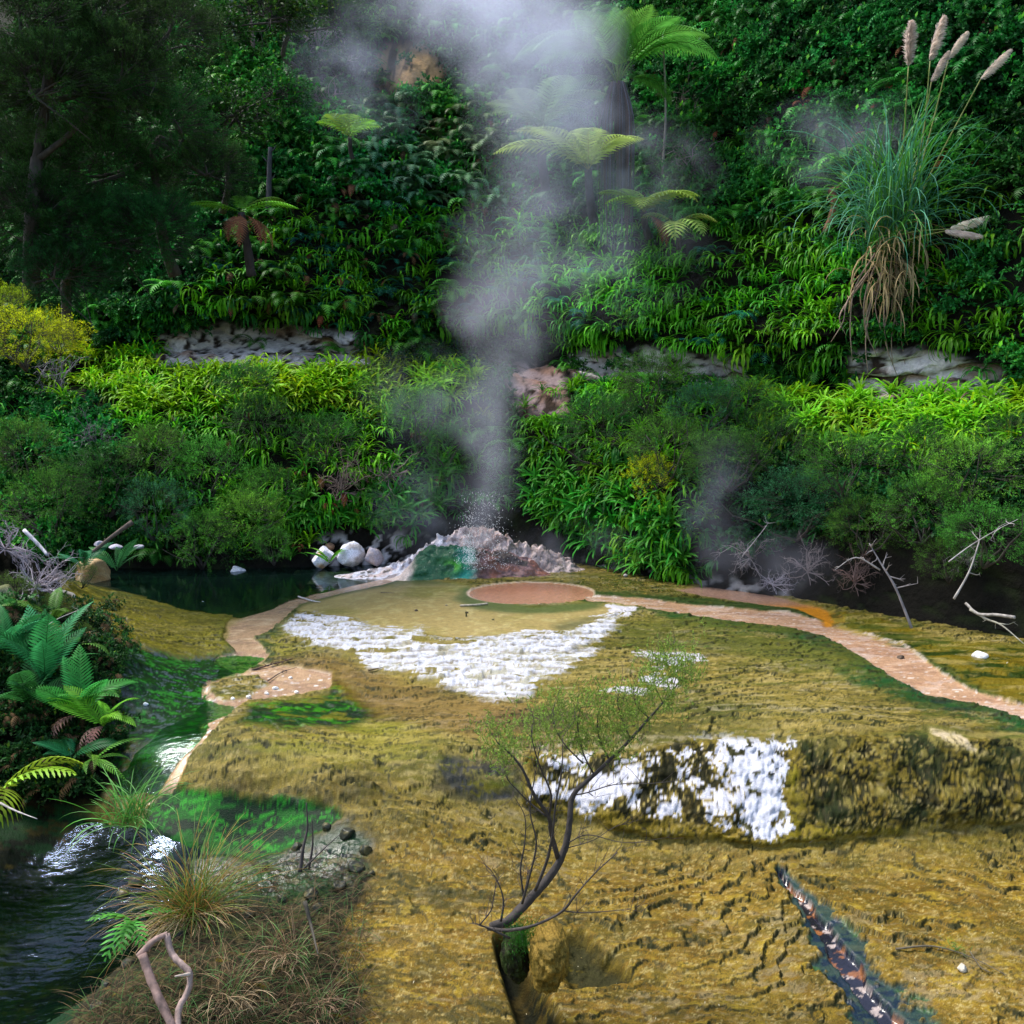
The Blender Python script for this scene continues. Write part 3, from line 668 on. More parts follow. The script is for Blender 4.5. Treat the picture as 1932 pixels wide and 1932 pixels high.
# the step face is lumpy: push it outwards along the fall line
PUSH = m_face * (.12 * fnoise(2.2, 3, 98) - KN) - .05 * np.exp(-((uf - .72) / .16) ** 2) * sstep(960, 1040, SX)
PX, PY_ = GX, GY + PUSH
V = np.stack([PX, PY_, Z], -1).reshape(-1, 3)
ii, jj = np.meshgrid(np.arange(nr - 1), np.arange(nc - 1), indexing='ij')
gq = (ii * nc + jj); GQ = np.stack([gq, gq + 1, gq + nc + 1, gq + nc], -1).reshape(-1, 4)
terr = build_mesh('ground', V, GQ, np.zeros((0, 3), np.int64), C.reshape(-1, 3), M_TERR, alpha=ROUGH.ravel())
tag(terr, kind='structure')
print('terrain', V.shape, round(time.time() - T_START, 1))

def water_from(name, mask, mat, lift, thr=.45, kind='structure', flat=None, waves=0.0):
    keep = mask.ravel()[GQ].max(1) > thr
    q = GQ[keep]; u, inv = np.unique(q.ravel(), return_inverse=True)
    W = V[u].copy()
    W[:, 2] = (ZB.ravel()[u] + lift) if flat is None else flat
    W[:, 1] = GY.ravel()[u]
    if waves: W[:, 2] += (waves * (.6 * fbm(GX * 3.2 + .8 * nA, GY * 8, 4, 160) + .5 * (1 - 2 * np.abs(fbm(GX * 6, GY * 15, 3, 162))) + .22 * fbm(GX * 16, GY * 30, 3, 164))).ravel()[u]
    o = build_mesh(name, W, inv.reshape(-1, 4), np.zeros((0, 3), np.int64), np.ones((len(u), 3)), mat)
    tag(o, kind=kind); return o
water_from('pond_water', np.maximum(m_pond, m_olive * 0) * 1.0, M_POND, 0, flat=-.055)
water_from('green_stream', m_green1 * (1 - m_brook), M_STREAM, -.022, waves=.003)
water_from('brook', m_brook * sstep(400, 330, DX + 40 * q2), M_BROOK, -.035, thr=.3, waves=.006)

# smooth terrain BVH (decimated) for placing things
def bvh_of(Vv, Qq): return BVHTree.FromPolygons([tuple(v) for v in Vv], [tuple(q) for q in Qq])
ri = np.arange(0, nr, 6); ci = np.arange(0, nc, 6)
Vs = V.reshape(nr, nc, 3)[np.ix_(ri, ci)]
a, b = len(ri), len(ci)
i2, j2 = np.meshgrid(np.arange(a - 1), np.arange(b - 1), indexing='ij'); g0 = (i2 * b + j2)
BT = bvh_of(Vs.reshape(-1, 3), np.stack([g0, g0 + 1, g0 + b + 1, g0 + b], -1).reshape(-1, 4))

# ------------------------------------------------------------------ hillside
TX = [-24, -16, -12, -8, -6, -2, -.5, 1.5, 2.6, 4.9, 6.9, 8.2, 10, 14, 24]
TY = [22, 21, 20.3, 19.9, 19.7, 20.5, 20.9, 19.6, 18.3, 16.4, 13.6, 12.0, 10.2, 7.5, 2.0]
def toe(x): return np.interp(x, TX, TY)
def ledge(x): return np.interp(x, [-10, -3, 1, 3, 7, 12], [4.5, 4.45, 4.3, 4.1, 3.62, 3.4])
PROF = [(-.8, -1.2, 0), (-.1, -.25, 0), (.35, .5, 0), (.9, 1.5, 0), (1.7, 2.6, 0), (2.5, -.75, 1), (3.3, -.25, 1), (4.1, .0, 1), (4.3, .35, 1), (4.35, .75, 1), (4.2, 1.05, 1), (4.6, 1.8, 1), (5.6, 3.6, 1), (6.8, 5.6, 1), (8.2, 7.8, 1), (10, 10.2, 1), (12.5, 12.6, 1), (17, 15.5, 1), (26, 17, 1)]
hx = np.concatenate([np.linspace(-24, -14, 20)[:-1], np.linspace(-14, 12, 420), np.linspace(12, 24, 20)[1:]])
tt = np.linspace(0, len(PROF) - 1, 300)
pi = np.arange(len(PROF))
pY = np.interp(tt, pi, [p[0] for p in PROF])
HX, HT = np.meshgrid(hx, tt, indexing='xy')
led = ledge(HX)
zabs = np.array([p[1] for p in PROF]); rel = np.array([p[2] for p in PROF])
HZ = np.interp(HT, pi, zabs) + led * np.interp(HT, pi, rel)
low = HT <= 4
HZ = np.where(HT < 4, np.interp(HT, pi, zabs) * (led / 4.3), HZ)
HZ = np.where((HT >= 4) & (HT < 5), (led / 4.3 * 2.6) * (5 - HT) + (led - .75) * (HT - 4), HZ)
HYs = toe(HX)
# higher up the hill the toe's curve is smoothed out
ksm = np.ones(41) / 41
t_sm = np.convolve(np.pad(toe(hx), 20, mode='edge'), ksm, 'valid')
up = sstep(9, 14, HT)
HY = (HYs * (1 - up) + t_sm[None, :] * up) + np.interp(HT, pi, [p[0] for p in PROF])
HZ = HZ * np.where(HX < -9, 1, 1)
# surfaces bulge and fold
n1 = fbm(HX * .45, HT * .55, 4, 120); n2 = fbm(HX * 1.5, HT * 1.7, 4, 122); n3 = fbm(HX * 6, HT * 5, 4, 124)
amp = sstep(1, 3, HT)
HY += amp * (.8 * n1 + .28 * n2) + .09 * n3
HZ += amp * (.25 * n2) + .05 * n3 + sstep(3, 7, HT) * .35 * fbm(HX * .35, HT * 0, 3, 126)
HV = np.stack([HX, HY, HZ], -1)
hdx, hdy = project(HV)
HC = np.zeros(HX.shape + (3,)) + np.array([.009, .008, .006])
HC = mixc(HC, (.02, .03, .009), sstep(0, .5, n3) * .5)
BARE = [[(300,640),(430,615),(560,622),(690,640),(700,690),(560,690),(300,690)],
        [(1080,672),(1240,662),(1400,680),(1420,735),(1330,730),(1200,712),(1090,705)],
        [(1600,672),(1750,665),(1890,700),(1900,752),(1750,760),(1600,752)],
        [(950,690),(1060,690),(1075,780),(960,775)]]
for k, b_ in enumerate(BARE):
    m = sstep(14, -10, sdf_poly(b_, hdx + 14 * n2, hdy + 10 * n3))
    HC = mixc(HC, (.60, .54, .53) if k != 3 else (.30, .22, .22), m * sstep(-.45, .0, n3 + .2 * n2))
    HC = mixc(HC, (.30, .16, .10), m * sstep(.15, .5, n2) * .8)
    HC = mixc(HC, (.03, .02, .015), m * sstep(.12, .35, -n3) * .9)
m = sstep(20, -14, sdf_poly([(690,110),(740,85),(800,90),(840,120),(820,165),(720,175)], hdx + 10 * n2, hdy + 10 * n3))
HC = mixc(HC, (.30, .19, .09), m * sstep(-.4, .2, n3 + .2)); HC = mixc(HC, (.05, .035, .02), m * sstep(.0, .3, -n3))
m = sstep(14, -8, sdf_poly([(590,1020),(700,1000),(1120,1060),(1320,1085),(1500,1110),(1500,1130),(1100,1100),(600,1080)], hdx, hdy))
HC = mixc(HC, (.60, .55, .56), m * sstep(.12, .25, n3) * np.where(hdx < 780, .8, .35))
hr, hc = HX.shape
i2, j2 = np.meshgrid(np.arange(hr - 1), np.arange(hc - 1), indexing='ij'); g0 = i2 * hc + j2
HQ = np.stack([g0, g0 + 1, g0 + hc + 1, g0 + hc], -1).reshape(-1, 4)
hill = build_mesh('hillside', HV.reshape(-1, 3), HQ, np.zeros((0, 3), np.int64), HC.reshape(-1, 3), M_HILL, alpha=np.full(hr * hc, .8))
tag(hill, kind='structure')
ri = np.arange(0, hr, 2); ci = np.arange(0, hc, 2)
Vs = HV[np.ix_(ri, ci)]; a, b = len(ri), len(ci)
i2, j2 = np.meshgrid(np.arange(a - 1), np.arange(b - 1), indexing='ij'); g0 = (i2 * b + j2)
BH = bvh_of(Vs.reshape(-1, 3), np.stack([g0, g0 + 1, g0 + b + 1, g0 + b], -1).reshape(-1, 4))
def hit(dx, dy, which='both'):
    d = Vector(dray(dx, dy)).normalized(); o = Vector(EYE); best = None
    for nm, T in (('g', BT), ('h', BH)):
        if which in ('both', nm):
            p, n, i, dist = T.ray_cast(o, d)
            if p is not None and (best is None or dist < best[1]): best = (np.array(p), dist, np.array(n) * (1 if n.dot(d) < 0 else -1))
    if best is None: return at_y(dx, dy, 25), np.array([0, -1, 0.])
    return best[0], best[2]
def ground_z(x, y):
    p, n, i, d = BT.ray_cast(Vector((x, y, 20)), Vector((0, 0, -1)))
    return p[2] if p is not None else 0.0
# wide ground out to the horizon, a little below everything else
g = Geo(); s = 600
g.add([(-s, -s, -1.6), (s, -s, -1.6), (s, s, -1.6), (-s, s, -1.6)], Q=[(0, 1, 2, 3)], C=(.03, .045, .02))
tag(g.build('far_ground', M_HILL, smooth=False, alpha=.8), kind='structure')
print('hill', round(time.time() - T_START, 1))
# ------------------------------------------------------------------ plant parts
def arch(L, e0, droop, n, power=1.3):
    """path in the x-z plane starting at the origin"""
    s = np.linspace(0, 1, n + 1)
    e = e0 - droop * s ** power
    dx = np.cos(e) * L / n; dz = np.sin(e) * L / n
    x = np.concatenate([[0], np.cumsum(dx[:-1])]); z = np.concatenate([[0], np.cumsum(dz[:-1])])
    return x, z, e, s

def strap(L, W, e0, droop, az, n=7, jag=.35, tone=1.0, fold=.25):
    x, z, e, s = arch(L, e0, droop, n)
    w = W * np.sin(np.pi * np.clip(s * .92 + .06, 0, 1)) ** .6 * (1 + jag * np.where(np.arange(n + 1) % 2, -1, 1))
    w[-1] = W * .03; w[0] = W * .15
    nx, nz = -np.sin(e), np.cos(e)
    Lf = np.stack([x + nx * w * fold, w * .5, z + nz * w * fold], 1)
    Rt = np.stack([x + nx * w * fold, -w * .5, z + nz * w * fold], 1)
    M = np.stack([x, 0 * x, z], 1)
    V = np.concatenate([Lf, M, Rt]) @ rotz(az).T
    m = n + 1; k = np.arange(n)
    Q = np.concatenate([np.stack([k, k + m, k + m + 1, k + 1], 1), np.stack([k + m, k + 2 * m, k + 2 * m + 1, k + m + 1], 1)])
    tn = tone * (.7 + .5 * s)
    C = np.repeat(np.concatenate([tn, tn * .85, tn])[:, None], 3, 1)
    C = C * np.array([1 + .12 * (tone - 1), 1, 1])
    return V, Q, np.zeros((0, 3), np.int64), C

def pinnate(L, W, e0, droop, az, n=14, seg=3, tone=1.0, pw=None, sweep=.35, pdroop=.5, stipe=.12, twist=0, peak=.42):
    """frond with separate leaflets on both sides of the midrib"""
    nn = 24
    x, z, e, s = arch(L, e0, droop, nn)
    g = Geo()
    # midrib
    r = L * .006 * (1.2 - s)
    P = np.stack([x, 0 * x, z], 1)
    a = np.stack([x, r, z], 1); b = np.stack([x, -r, z], 1); c = np.stack([x + np.sin(e) * r, 0 * x, z - np.cos(e) * r], 1)
    m = nn + 1; k = np.arange(nn)
    g.add(np.concatenate([a, b, c]), np.concatenate([np.stack([k, k + m, k + m + 1, k + 1], 1), np.stack([k + m, k + 2 * m, k + 2 * m + 1, k + m + 1], 1), np.stack([k + 2 * m, k, k + 1, k + 2 * m + 1], 1)]), C=(.8 * tone, .62 * tone, .5 * tone))
    u = np.linspace(stipe, .985, n)
    prof = np.where(u < peak, .45 + .55 * np.sin((u - stipe) / (peak - stipe) * np.pi / 2), np.cos((u - peak) / (1 - peak) * np.pi / 2 * .97))
    if pw is None: pw = L * (1 - stipe) / n * .95
    for i in range(n):
        px = np.interp(u[i], s, x); pz = np.interp(u[i], s, z); ee = np.interp(u[i], s, e)
        t = np.array([math.cos(ee), 0, math.sin(ee)]); up = np.array([-math.sin(ee), 0, math.cos(ee)])
        l = W * .5 * max(prof[i], .06)
        for sd in (1, -1):
            q = np.linspace(0, 1, seg + 1)
            sw = sweep + .35 * u[i]
            dirv = unit(np.array([0, sd, 0]) * math.cos(sw) + t * math.sin(sw))
            ctr = np.array([px, 0, pz]) + np.outer(q * l, dirv) + np.outer(.10 * l * np.sin(q * 2.2) - pdroop * l * q ** 2 * .5, up) + np.outer(l * .12 * q ** 2, t)
            ww = pw * .5 * (1 - .25 * q) * np.sin(np.pi * np.clip(.22 + q * .78, 0, 1)) ** .7 * (1 + .3 * np.where(np.arange(seg + 1) % 2, -1, 1))
            ww[-1] = pw * .02
            A = ctr + np.outer(ww, t); B = ctr - np.outer(ww, t)
            kk = np.arange(seg)
            tn = tone * RNG.uniform(.8, 1.2)
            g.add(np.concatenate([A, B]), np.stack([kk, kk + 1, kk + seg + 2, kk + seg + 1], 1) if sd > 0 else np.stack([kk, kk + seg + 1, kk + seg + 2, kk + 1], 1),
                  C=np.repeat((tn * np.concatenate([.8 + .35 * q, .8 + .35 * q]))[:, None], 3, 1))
    V, Q, T, C = g.arrays()
    return V @ rotx(twist).T @ rotz(az).T, Q, T, C

def rosette(kind, nf, L, W, hang=0.0, seed=0, spread=math.pi, **kw):
    g = Geo()
    for i in range(nf):
        az = RNG.uniform(-spread, spread) if spread < 3 else i / nf * 2 * math.pi + RNG.uniform(-.3, .3)
        l = L * RNG.uniform(.65, 1.15)
        e0 = RNG.uniform(.45, 1.35) - hang * .5
        dr = RNG.uniform(.9, 2.0) + hang * 1.0
        tone = RNG.uniform(.65, 1.3)
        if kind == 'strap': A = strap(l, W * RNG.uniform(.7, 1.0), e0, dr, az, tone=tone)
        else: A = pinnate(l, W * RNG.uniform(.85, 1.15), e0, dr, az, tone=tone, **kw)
        g.join(A, M=np.eye(3))
    return g.arrays()

# outward is -Y for plants on the hill (towards the open side), so frond azimuths centre on -90 degrees
R_OUT = rotz(-math.pi / 2)
def turned(A): return (A[0] @ R_OUT.T, A[1], A[2], A[3])
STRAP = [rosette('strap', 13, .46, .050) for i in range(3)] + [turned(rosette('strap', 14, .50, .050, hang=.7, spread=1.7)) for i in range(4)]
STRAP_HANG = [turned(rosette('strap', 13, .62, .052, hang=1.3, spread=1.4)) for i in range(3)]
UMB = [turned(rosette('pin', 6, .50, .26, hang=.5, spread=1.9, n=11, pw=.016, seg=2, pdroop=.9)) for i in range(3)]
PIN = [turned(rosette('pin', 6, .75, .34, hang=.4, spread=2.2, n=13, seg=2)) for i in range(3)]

def leafy(n_twig, R, leaf, per=12, flat=.8):
    """irregular bush of broad leaves on thin twigs, as two point clouds: leaves and twigs"""
    g = Geo(); tw = Geo()
    for i in range(n_twig):
        d = unit(RNG.normal(0, 1, 3) * [1, 1, .7] + [0, -.25, .45]); r = R * RNG.uniform(.35, 1.0) ** .6 * (1 + .25 * math.sin(d[0] * 5 + d[2] * 4))
        tip = d * r * [1, 1, flat]
        st = tip * RNG.uniform(.15, .5) + RNG.normal(0, .05, 3) * R
        tube(tw, [st, (st + tip) / 2 + RNG.normal(0, .05, 3) * R, tip], [leaf * .10, leaf * .07, leaf * .03], 3, (1, 1, 1), cap=False)
        n = per; u = RNG.uniform(.35, 1.05, n)
        base = st + np.outer(u, tip - st)
        dirs = RNG.normal(0, 1, (n, 3)) + d * .9 + [0, 0, .1]; dirs /= np.linalg.norm(dirs, axis=1, keepdims=True)
        nrm = RNG.normal(0, .6, (n, 3)) + [0, -.3, 1]; side = np.cross(dirs, nrm); side /= np.linalg.norm(side, axis=1, keepdims=True)
        l = leaf * RNG.uniform(.6, 1.3, (n, 1)); w = l * RNG.uniform(.22, .34, (n, 1))
        up = np.cross(side, dirs)
        V = np.stack([base, base + dirs * l * .5 + side * w + up * w * .3, base + dirs * l, base + dirs * l * .5 - side * w + up * w * .3], 1).reshape(-1, 3)
        Q = np.arange(n * 4).reshape(-1, 4)
        tn = np.repeat(RNG.uniform(.5, 1.5, n), 4)[:, None] * RNG.uniform(.75, 1.2)
        yel = np.repeat(RNG.random(n) < .03, 4)[:, None]
        g.add(V, Q, C=tn * np.where(yel, [[4, 2.0, .6]], [[1, 1, 1]]))
    return g.arrays(), tw.arrays()

def feathery(R, n_clump, per, needle, flat=.75, lean=(0, -.2, .5), spray=.28, wid=.16):
    """crown of very fine foliage: many short sprays of needle leaves, ragged outline with gaps"""
    g = Geo(); tw = Geo()
    lob = [(unit(RNG.normal(0, 1, 3)), RNG.uniform(.75, 1.2)) for _ in range(9)]
    for i in range(n_clump):
        d = unit(RNG.normal(0, 1, 3) + np.array(lean))
        k = max(range(9), key=lambda j: d @ lob[j][0]); r = R * lob[k][1] * (RNG.uniform(.3, 1.0) ** .45) * (.8 + .2 * (d @ lob[k][0]))
        o = d * r * [1, 1, flat]
        ax = unit(d + RNG.normal(0, .45, 3) + [0, 0, .25]); sl = spray * R * RNG.uniform(.6, 1.3)
        tube(tw, [o * RNG.uniform(.55, .8), o, o + ax * sl], [needle * .10, needle * .07, needle * .02], 3, (1, 1, 1), cap=False)
        n = per; u = RNG.uniform(-.1, 1.0, n)
        off = RNG.normal(0, 1, (n, 3)); off -= np.outer(off @ ax, ax)
        base = o + np.outer(u * sl, ax) + off * (sl * .22 * (1.1 - u[:, None] * .8))
        dirs = off * .8 / np.maximum(np.linalg.norm(off, axis=1, keepdims=True), 1e-6) + ax + RNG.normal(0, .35, (n, 3)); dirs /= np.linalg.norm(dirs, axis=1, keepdims=True)
        side = np.cross(dirs, RNG.normal(0, 1, (n, 3))); side /= np.linalg.norm(side, axis=1, keepdims=True)
        l = needle * RNG.uniform(.6, 1.3, (n, 1)); w = l * wid
        V = np.stack([base - side * w * .5, base + dirs * l * .6 + side * w * .1, base + dirs * l, base + side * w * .5], 1).reshape(-1, 3)
        Q = np.arange(n * 4).reshape(-1, 4)
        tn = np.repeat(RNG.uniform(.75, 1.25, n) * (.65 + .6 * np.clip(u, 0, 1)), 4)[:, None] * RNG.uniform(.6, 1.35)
        g.add(V, Q, C=np.repeat(tn, 3, 1))
    return g.arrays(), tw.arrays()

def twiggy(n, L, r, spread=1.0, depth=3, up=.4, col=(1, 1, 1)):
    """bare branching skeleton"""
    g = Geo()
    def grow(p, d, l, rr, k):
        pts = [p]; q = p.copy()
        for s in range(3):
            d = unit(d + RNG.normal(0, .22, 3)); q = q + d * l / 3; pts.append(q.copy())
        tube(g, pts, np.linspace(rr, rr * .6, 4), 4 if k else 3, np.array(col) * RNG.uniform(.7, 1.3), cap=False)
        if k <= 0: return
        for _ in range(RNG.integers(2, 5)):
            j = RNG.integers(1, 4); grow(pts[j], unit(d + RNG.normal(0, .65, 3)), l * RNG.uniform(.45, .75), rr * .55, k - 1)
    for i in range(n):
        grow(np.zeros(3), unit(RNG.normal(0, spread, 3) + [0, 0, up]), L * RNG.uniform(.6, 1.1), r, depth)
    return g.arrays()

# ------------------------------------------------------------------ ground cover on the hillside (uncountable)
def inpoly(P, x, y):
    P = np.asarray(P, float); c = False; j = len(P) - 1
    for i in range(len(P)):
        if (P[i][1] > y) != (P[j][1] > y) and x < (P[j][0] - P[i][0]) * (y - P[i][1]) / (P[j][1] - P[i][1]) + P[i][0]: c = not c
        j = i
    return c
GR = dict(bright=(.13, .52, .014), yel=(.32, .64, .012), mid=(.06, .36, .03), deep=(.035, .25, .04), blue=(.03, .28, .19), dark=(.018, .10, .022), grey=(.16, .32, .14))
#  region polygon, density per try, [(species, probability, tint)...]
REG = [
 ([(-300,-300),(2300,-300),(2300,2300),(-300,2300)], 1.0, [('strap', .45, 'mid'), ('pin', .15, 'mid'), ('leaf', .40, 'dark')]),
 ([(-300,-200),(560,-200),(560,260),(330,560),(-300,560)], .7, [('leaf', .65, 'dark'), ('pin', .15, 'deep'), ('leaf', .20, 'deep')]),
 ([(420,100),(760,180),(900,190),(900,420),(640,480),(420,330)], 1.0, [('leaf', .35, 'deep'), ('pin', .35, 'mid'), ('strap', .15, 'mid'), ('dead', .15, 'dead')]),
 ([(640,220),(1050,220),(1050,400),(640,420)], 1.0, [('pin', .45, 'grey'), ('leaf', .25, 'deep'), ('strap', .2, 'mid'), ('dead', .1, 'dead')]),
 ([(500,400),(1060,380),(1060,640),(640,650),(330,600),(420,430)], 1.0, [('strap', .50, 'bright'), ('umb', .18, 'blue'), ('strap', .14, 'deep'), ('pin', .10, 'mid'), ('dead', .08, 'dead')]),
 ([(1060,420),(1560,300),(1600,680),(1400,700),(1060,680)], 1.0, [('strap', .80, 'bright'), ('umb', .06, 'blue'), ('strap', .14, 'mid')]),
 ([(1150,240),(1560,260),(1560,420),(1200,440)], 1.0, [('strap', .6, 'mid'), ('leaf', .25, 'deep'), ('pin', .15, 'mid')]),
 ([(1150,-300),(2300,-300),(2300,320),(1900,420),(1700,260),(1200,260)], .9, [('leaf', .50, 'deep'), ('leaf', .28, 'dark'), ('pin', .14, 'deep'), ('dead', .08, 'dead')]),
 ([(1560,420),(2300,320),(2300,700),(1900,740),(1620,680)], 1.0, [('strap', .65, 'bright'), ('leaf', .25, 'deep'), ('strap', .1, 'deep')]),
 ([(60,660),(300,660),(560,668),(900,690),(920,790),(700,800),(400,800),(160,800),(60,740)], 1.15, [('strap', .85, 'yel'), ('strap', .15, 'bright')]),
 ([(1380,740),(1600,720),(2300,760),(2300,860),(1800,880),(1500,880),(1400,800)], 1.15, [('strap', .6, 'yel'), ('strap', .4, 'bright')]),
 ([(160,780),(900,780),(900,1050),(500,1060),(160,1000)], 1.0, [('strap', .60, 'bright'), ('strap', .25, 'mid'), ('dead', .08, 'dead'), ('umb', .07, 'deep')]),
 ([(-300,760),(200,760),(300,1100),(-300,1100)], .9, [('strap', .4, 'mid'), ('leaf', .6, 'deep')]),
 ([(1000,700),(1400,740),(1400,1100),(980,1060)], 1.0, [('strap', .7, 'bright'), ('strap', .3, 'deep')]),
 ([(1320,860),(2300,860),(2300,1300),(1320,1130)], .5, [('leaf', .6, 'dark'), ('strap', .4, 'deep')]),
]
NOGO = BARE + [[(700,100),(830,95),(840,160),(720,172)], [(1380,1060),(2300,980),(2300,1400),(1380,1200)], [(600,1010),(1000,980),(1200,1080),(600,1090)]]
G_ST, G_UM, G_PI, G_LF, G_DD = Geo(), Geo(), Geo(), Geo(), Geo()
LEAF_T = [leafy(26, .42, .085, 11)[0] for _ in range(4)]
DEAD_T = [turned(rosette('pin', 3, .5, .18, hang=.9, spread=1.5, n=10, seg=2, pdroop=1.2)) for _ in range(2)]
# area-uniform samples on the hill surface
HVf = HV.reshape(-1, 3); A0 = HVf[HQ[:, 0]]; A1 = HVf[HQ[:, 1]]; A3 = HVf[HQ[:, 3]]; nrm = np.cross(A1 - A0, A3 - A0); ar = np.linalg.norm(nrm, axis=1); nrm /= np.maximum(ar[:, None], 1e-9)
okf = (A0[:, 0] > -15) & (A0[:, 0] < 12.5) & (A0[:, 2] > .05) & (A0[:, 2] < 17.5)
idx = np.nonzero(okf)[0]; pr = ar[idx] / ar[idx].sum()
area = ar[idx].sum(); NPL = int(area * 21.0)
sel = RNG.choice(idx, NPL, p=pr); UU = RNG.random((NPL, 2))
PP = A0[sel] + (A1[sel] - A0[sel]) * UU[:, :1] + (A3[sel] - A0[sel]) * UU[:, 1:]
pdx, pdy = project(PP)
cnt = {}
for k in range(NPL):
    x, y = pdx[k], pdy[k]
    if x < -120 or x > 2060 or y < -120 or y > 1300: continue
    if any(inpoly(b_, x, y - 8) or inpoly(b_, x, y + 14) for b_ in NOGO) and RNG.random() < .97: continue
    reg = None
    for r_ in REG:
        if inpoly(r_[0], x + RNG.normal(0, 14), y + RNG.normal(0, 12)): reg = r_
    if reg is None or RNG.random() > reg[1] * .85: continue
    t = RNG.random(); acc = 0
    for sp, p_, tint in reg[2]:
        acc += p_
        if t < acc: break
    n = nrm[sel[k]]; n = n if n[1] < 0 else -n
    p = PP[k]
    steep = 1 - abs(n[2])
    az = math.atan2(n[0], -n[1])
    sc = RNG.uniform(.62, 1.15) * (p[1] / 19.0) ** .3
    v = .9 + .8 * fbm(np.array(p[0] * .7), np.array(p[2] * .9 + p[1] * .5), 4, 200) + RNG.normal(0, .12)
    v = min(max(v, .3), 1.7)
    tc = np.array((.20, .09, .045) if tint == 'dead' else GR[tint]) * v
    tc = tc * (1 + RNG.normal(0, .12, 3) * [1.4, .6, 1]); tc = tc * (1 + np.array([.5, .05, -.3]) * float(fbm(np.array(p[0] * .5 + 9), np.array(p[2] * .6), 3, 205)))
    R_ = rotz(az + RNG.normal(0, .5)) * sc
    if sp == 'strap':
        T_ = STRAP[RNG.integers(0, len(STRAP))] if steep < .75 or RNG.random() < .4 else STRAP_HANG[RNG.integers(0, 3)]
        if steep < .6: T_ = STRAP[RNG.integers(0, 5)]
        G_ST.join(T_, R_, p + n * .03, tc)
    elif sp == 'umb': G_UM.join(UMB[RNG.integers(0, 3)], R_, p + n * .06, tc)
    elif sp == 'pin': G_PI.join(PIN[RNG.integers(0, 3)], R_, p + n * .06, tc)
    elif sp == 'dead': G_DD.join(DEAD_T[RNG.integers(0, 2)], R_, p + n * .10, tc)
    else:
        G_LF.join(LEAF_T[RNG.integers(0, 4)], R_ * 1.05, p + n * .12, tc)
    cnt[sp] = cnt.get(sp, 0) + 1
print('plants', cnt, 'of', NPL, round(time.time() - T_START, 1))
tag(G_ST.build('strap_ferns', M_FERN), 'dense mat of arching strap ferns covering the steep bank', 'ferns', kind='stuff')
tag(G_UM.build('umbrella_ferns', M_FERN), 'blue green umbrella ferns scattered through the bank growth', 'ferns', kind='stuff')
tag(G_PI.build('ladder_ferns', M_FERN), 'feather shaped ladder ferns spread over the upper slope', 'ferns', kind='stuff')
tag(G_LF.build('leafy_undergrowth', M_BROAD), 'dark small leaved undergrowth filling the shaded hillside', 'undergrowth', kind='stuff')
tag(G_DD.build('withered_fronds', M_DEAD), 'withered brown fern fronds caught among the living ferns', 'litter', kind='stuff')
# ------------------------------------------------------------------ named plants and things
def P3(x, y, Y): return at_y(x, y, Y)
def mesh_child(A, name, mat, parent, tint=(1, 1, 1)):
    return build_mesh(name, A[0], A[1], A[2], A[3] * np.asarray(tint), mat, parent)

# ---- fine leaved shrubs on the bank
SHRUB_T = [feathery(1.0, 260, 46, .046, wid=.24, flat=.68, spray=.24) for _ in range(4)]
STEM_T = []
for _ in range(4):
    g = Geo()
    for k in range(6):
        d = unit([RNG.normal(0, .5), RNG.normal(-.2, .3), 1]); pts = [np.array([0, 0, -.75])]
        for s in range(4): pts.append(pts[-1] + (d + RNG.normal(0, .3, 3)) * .32)
        tube(g, pts, [.030, .024, .018, .012, .006], 5, (.05, .042, .035))
    STEM_T.append(g.arrays())
_mesh_cache = {}
def shrub(dx, dy, size, tint, label, group=None, proto=0, out=.3, flat=1.0, name='fine_leaved_shrub', cat='shrub', Y=None):
    """size = half width in survey units"""
    if Y is None: p, n = hit(dx, dy + size * .35)
    else: p = P3(dx, dy + size * .35, Y); n = np.array([0, -1, .3])
    r = size * mpp(p[1])
    c = p + n * r * out + np.array([0, -.1, .25 * r])
    root = empty(name, c, RNG.uniform(-1, 1)); root.scale = (r, r * .8, r * flat)
    key = (proto, tuple(tint))
    if key not in _mesh_cache:
        f = mesh_child(SHRUB_T[proto][0], 'foliage', M_FINE, root, tint)
        tw = mesh_child(SHRUB_T[proto][1], 'twig', M_TWIG, root, (.03, .028, .02))
        st = mesh_child(STEM_T[proto], 'stem', M_TWIG, root)
        _mesh_cache[key] = (f, tw, st)
    else:
        for s in _mesh_cache[key]:
            c2 = s.copy(); COL.objects.link(c2); c2.parent = root
    tag(root, label, cat, group)
    return root
KG, KD, KB, KY, KL = (.10, .31, .04), (.05, .17, .03), (.07, .26, .11), (.62, .74, .012), (.18, .40, .04)
GRP = 'fine leaved shrubs on the far bank'
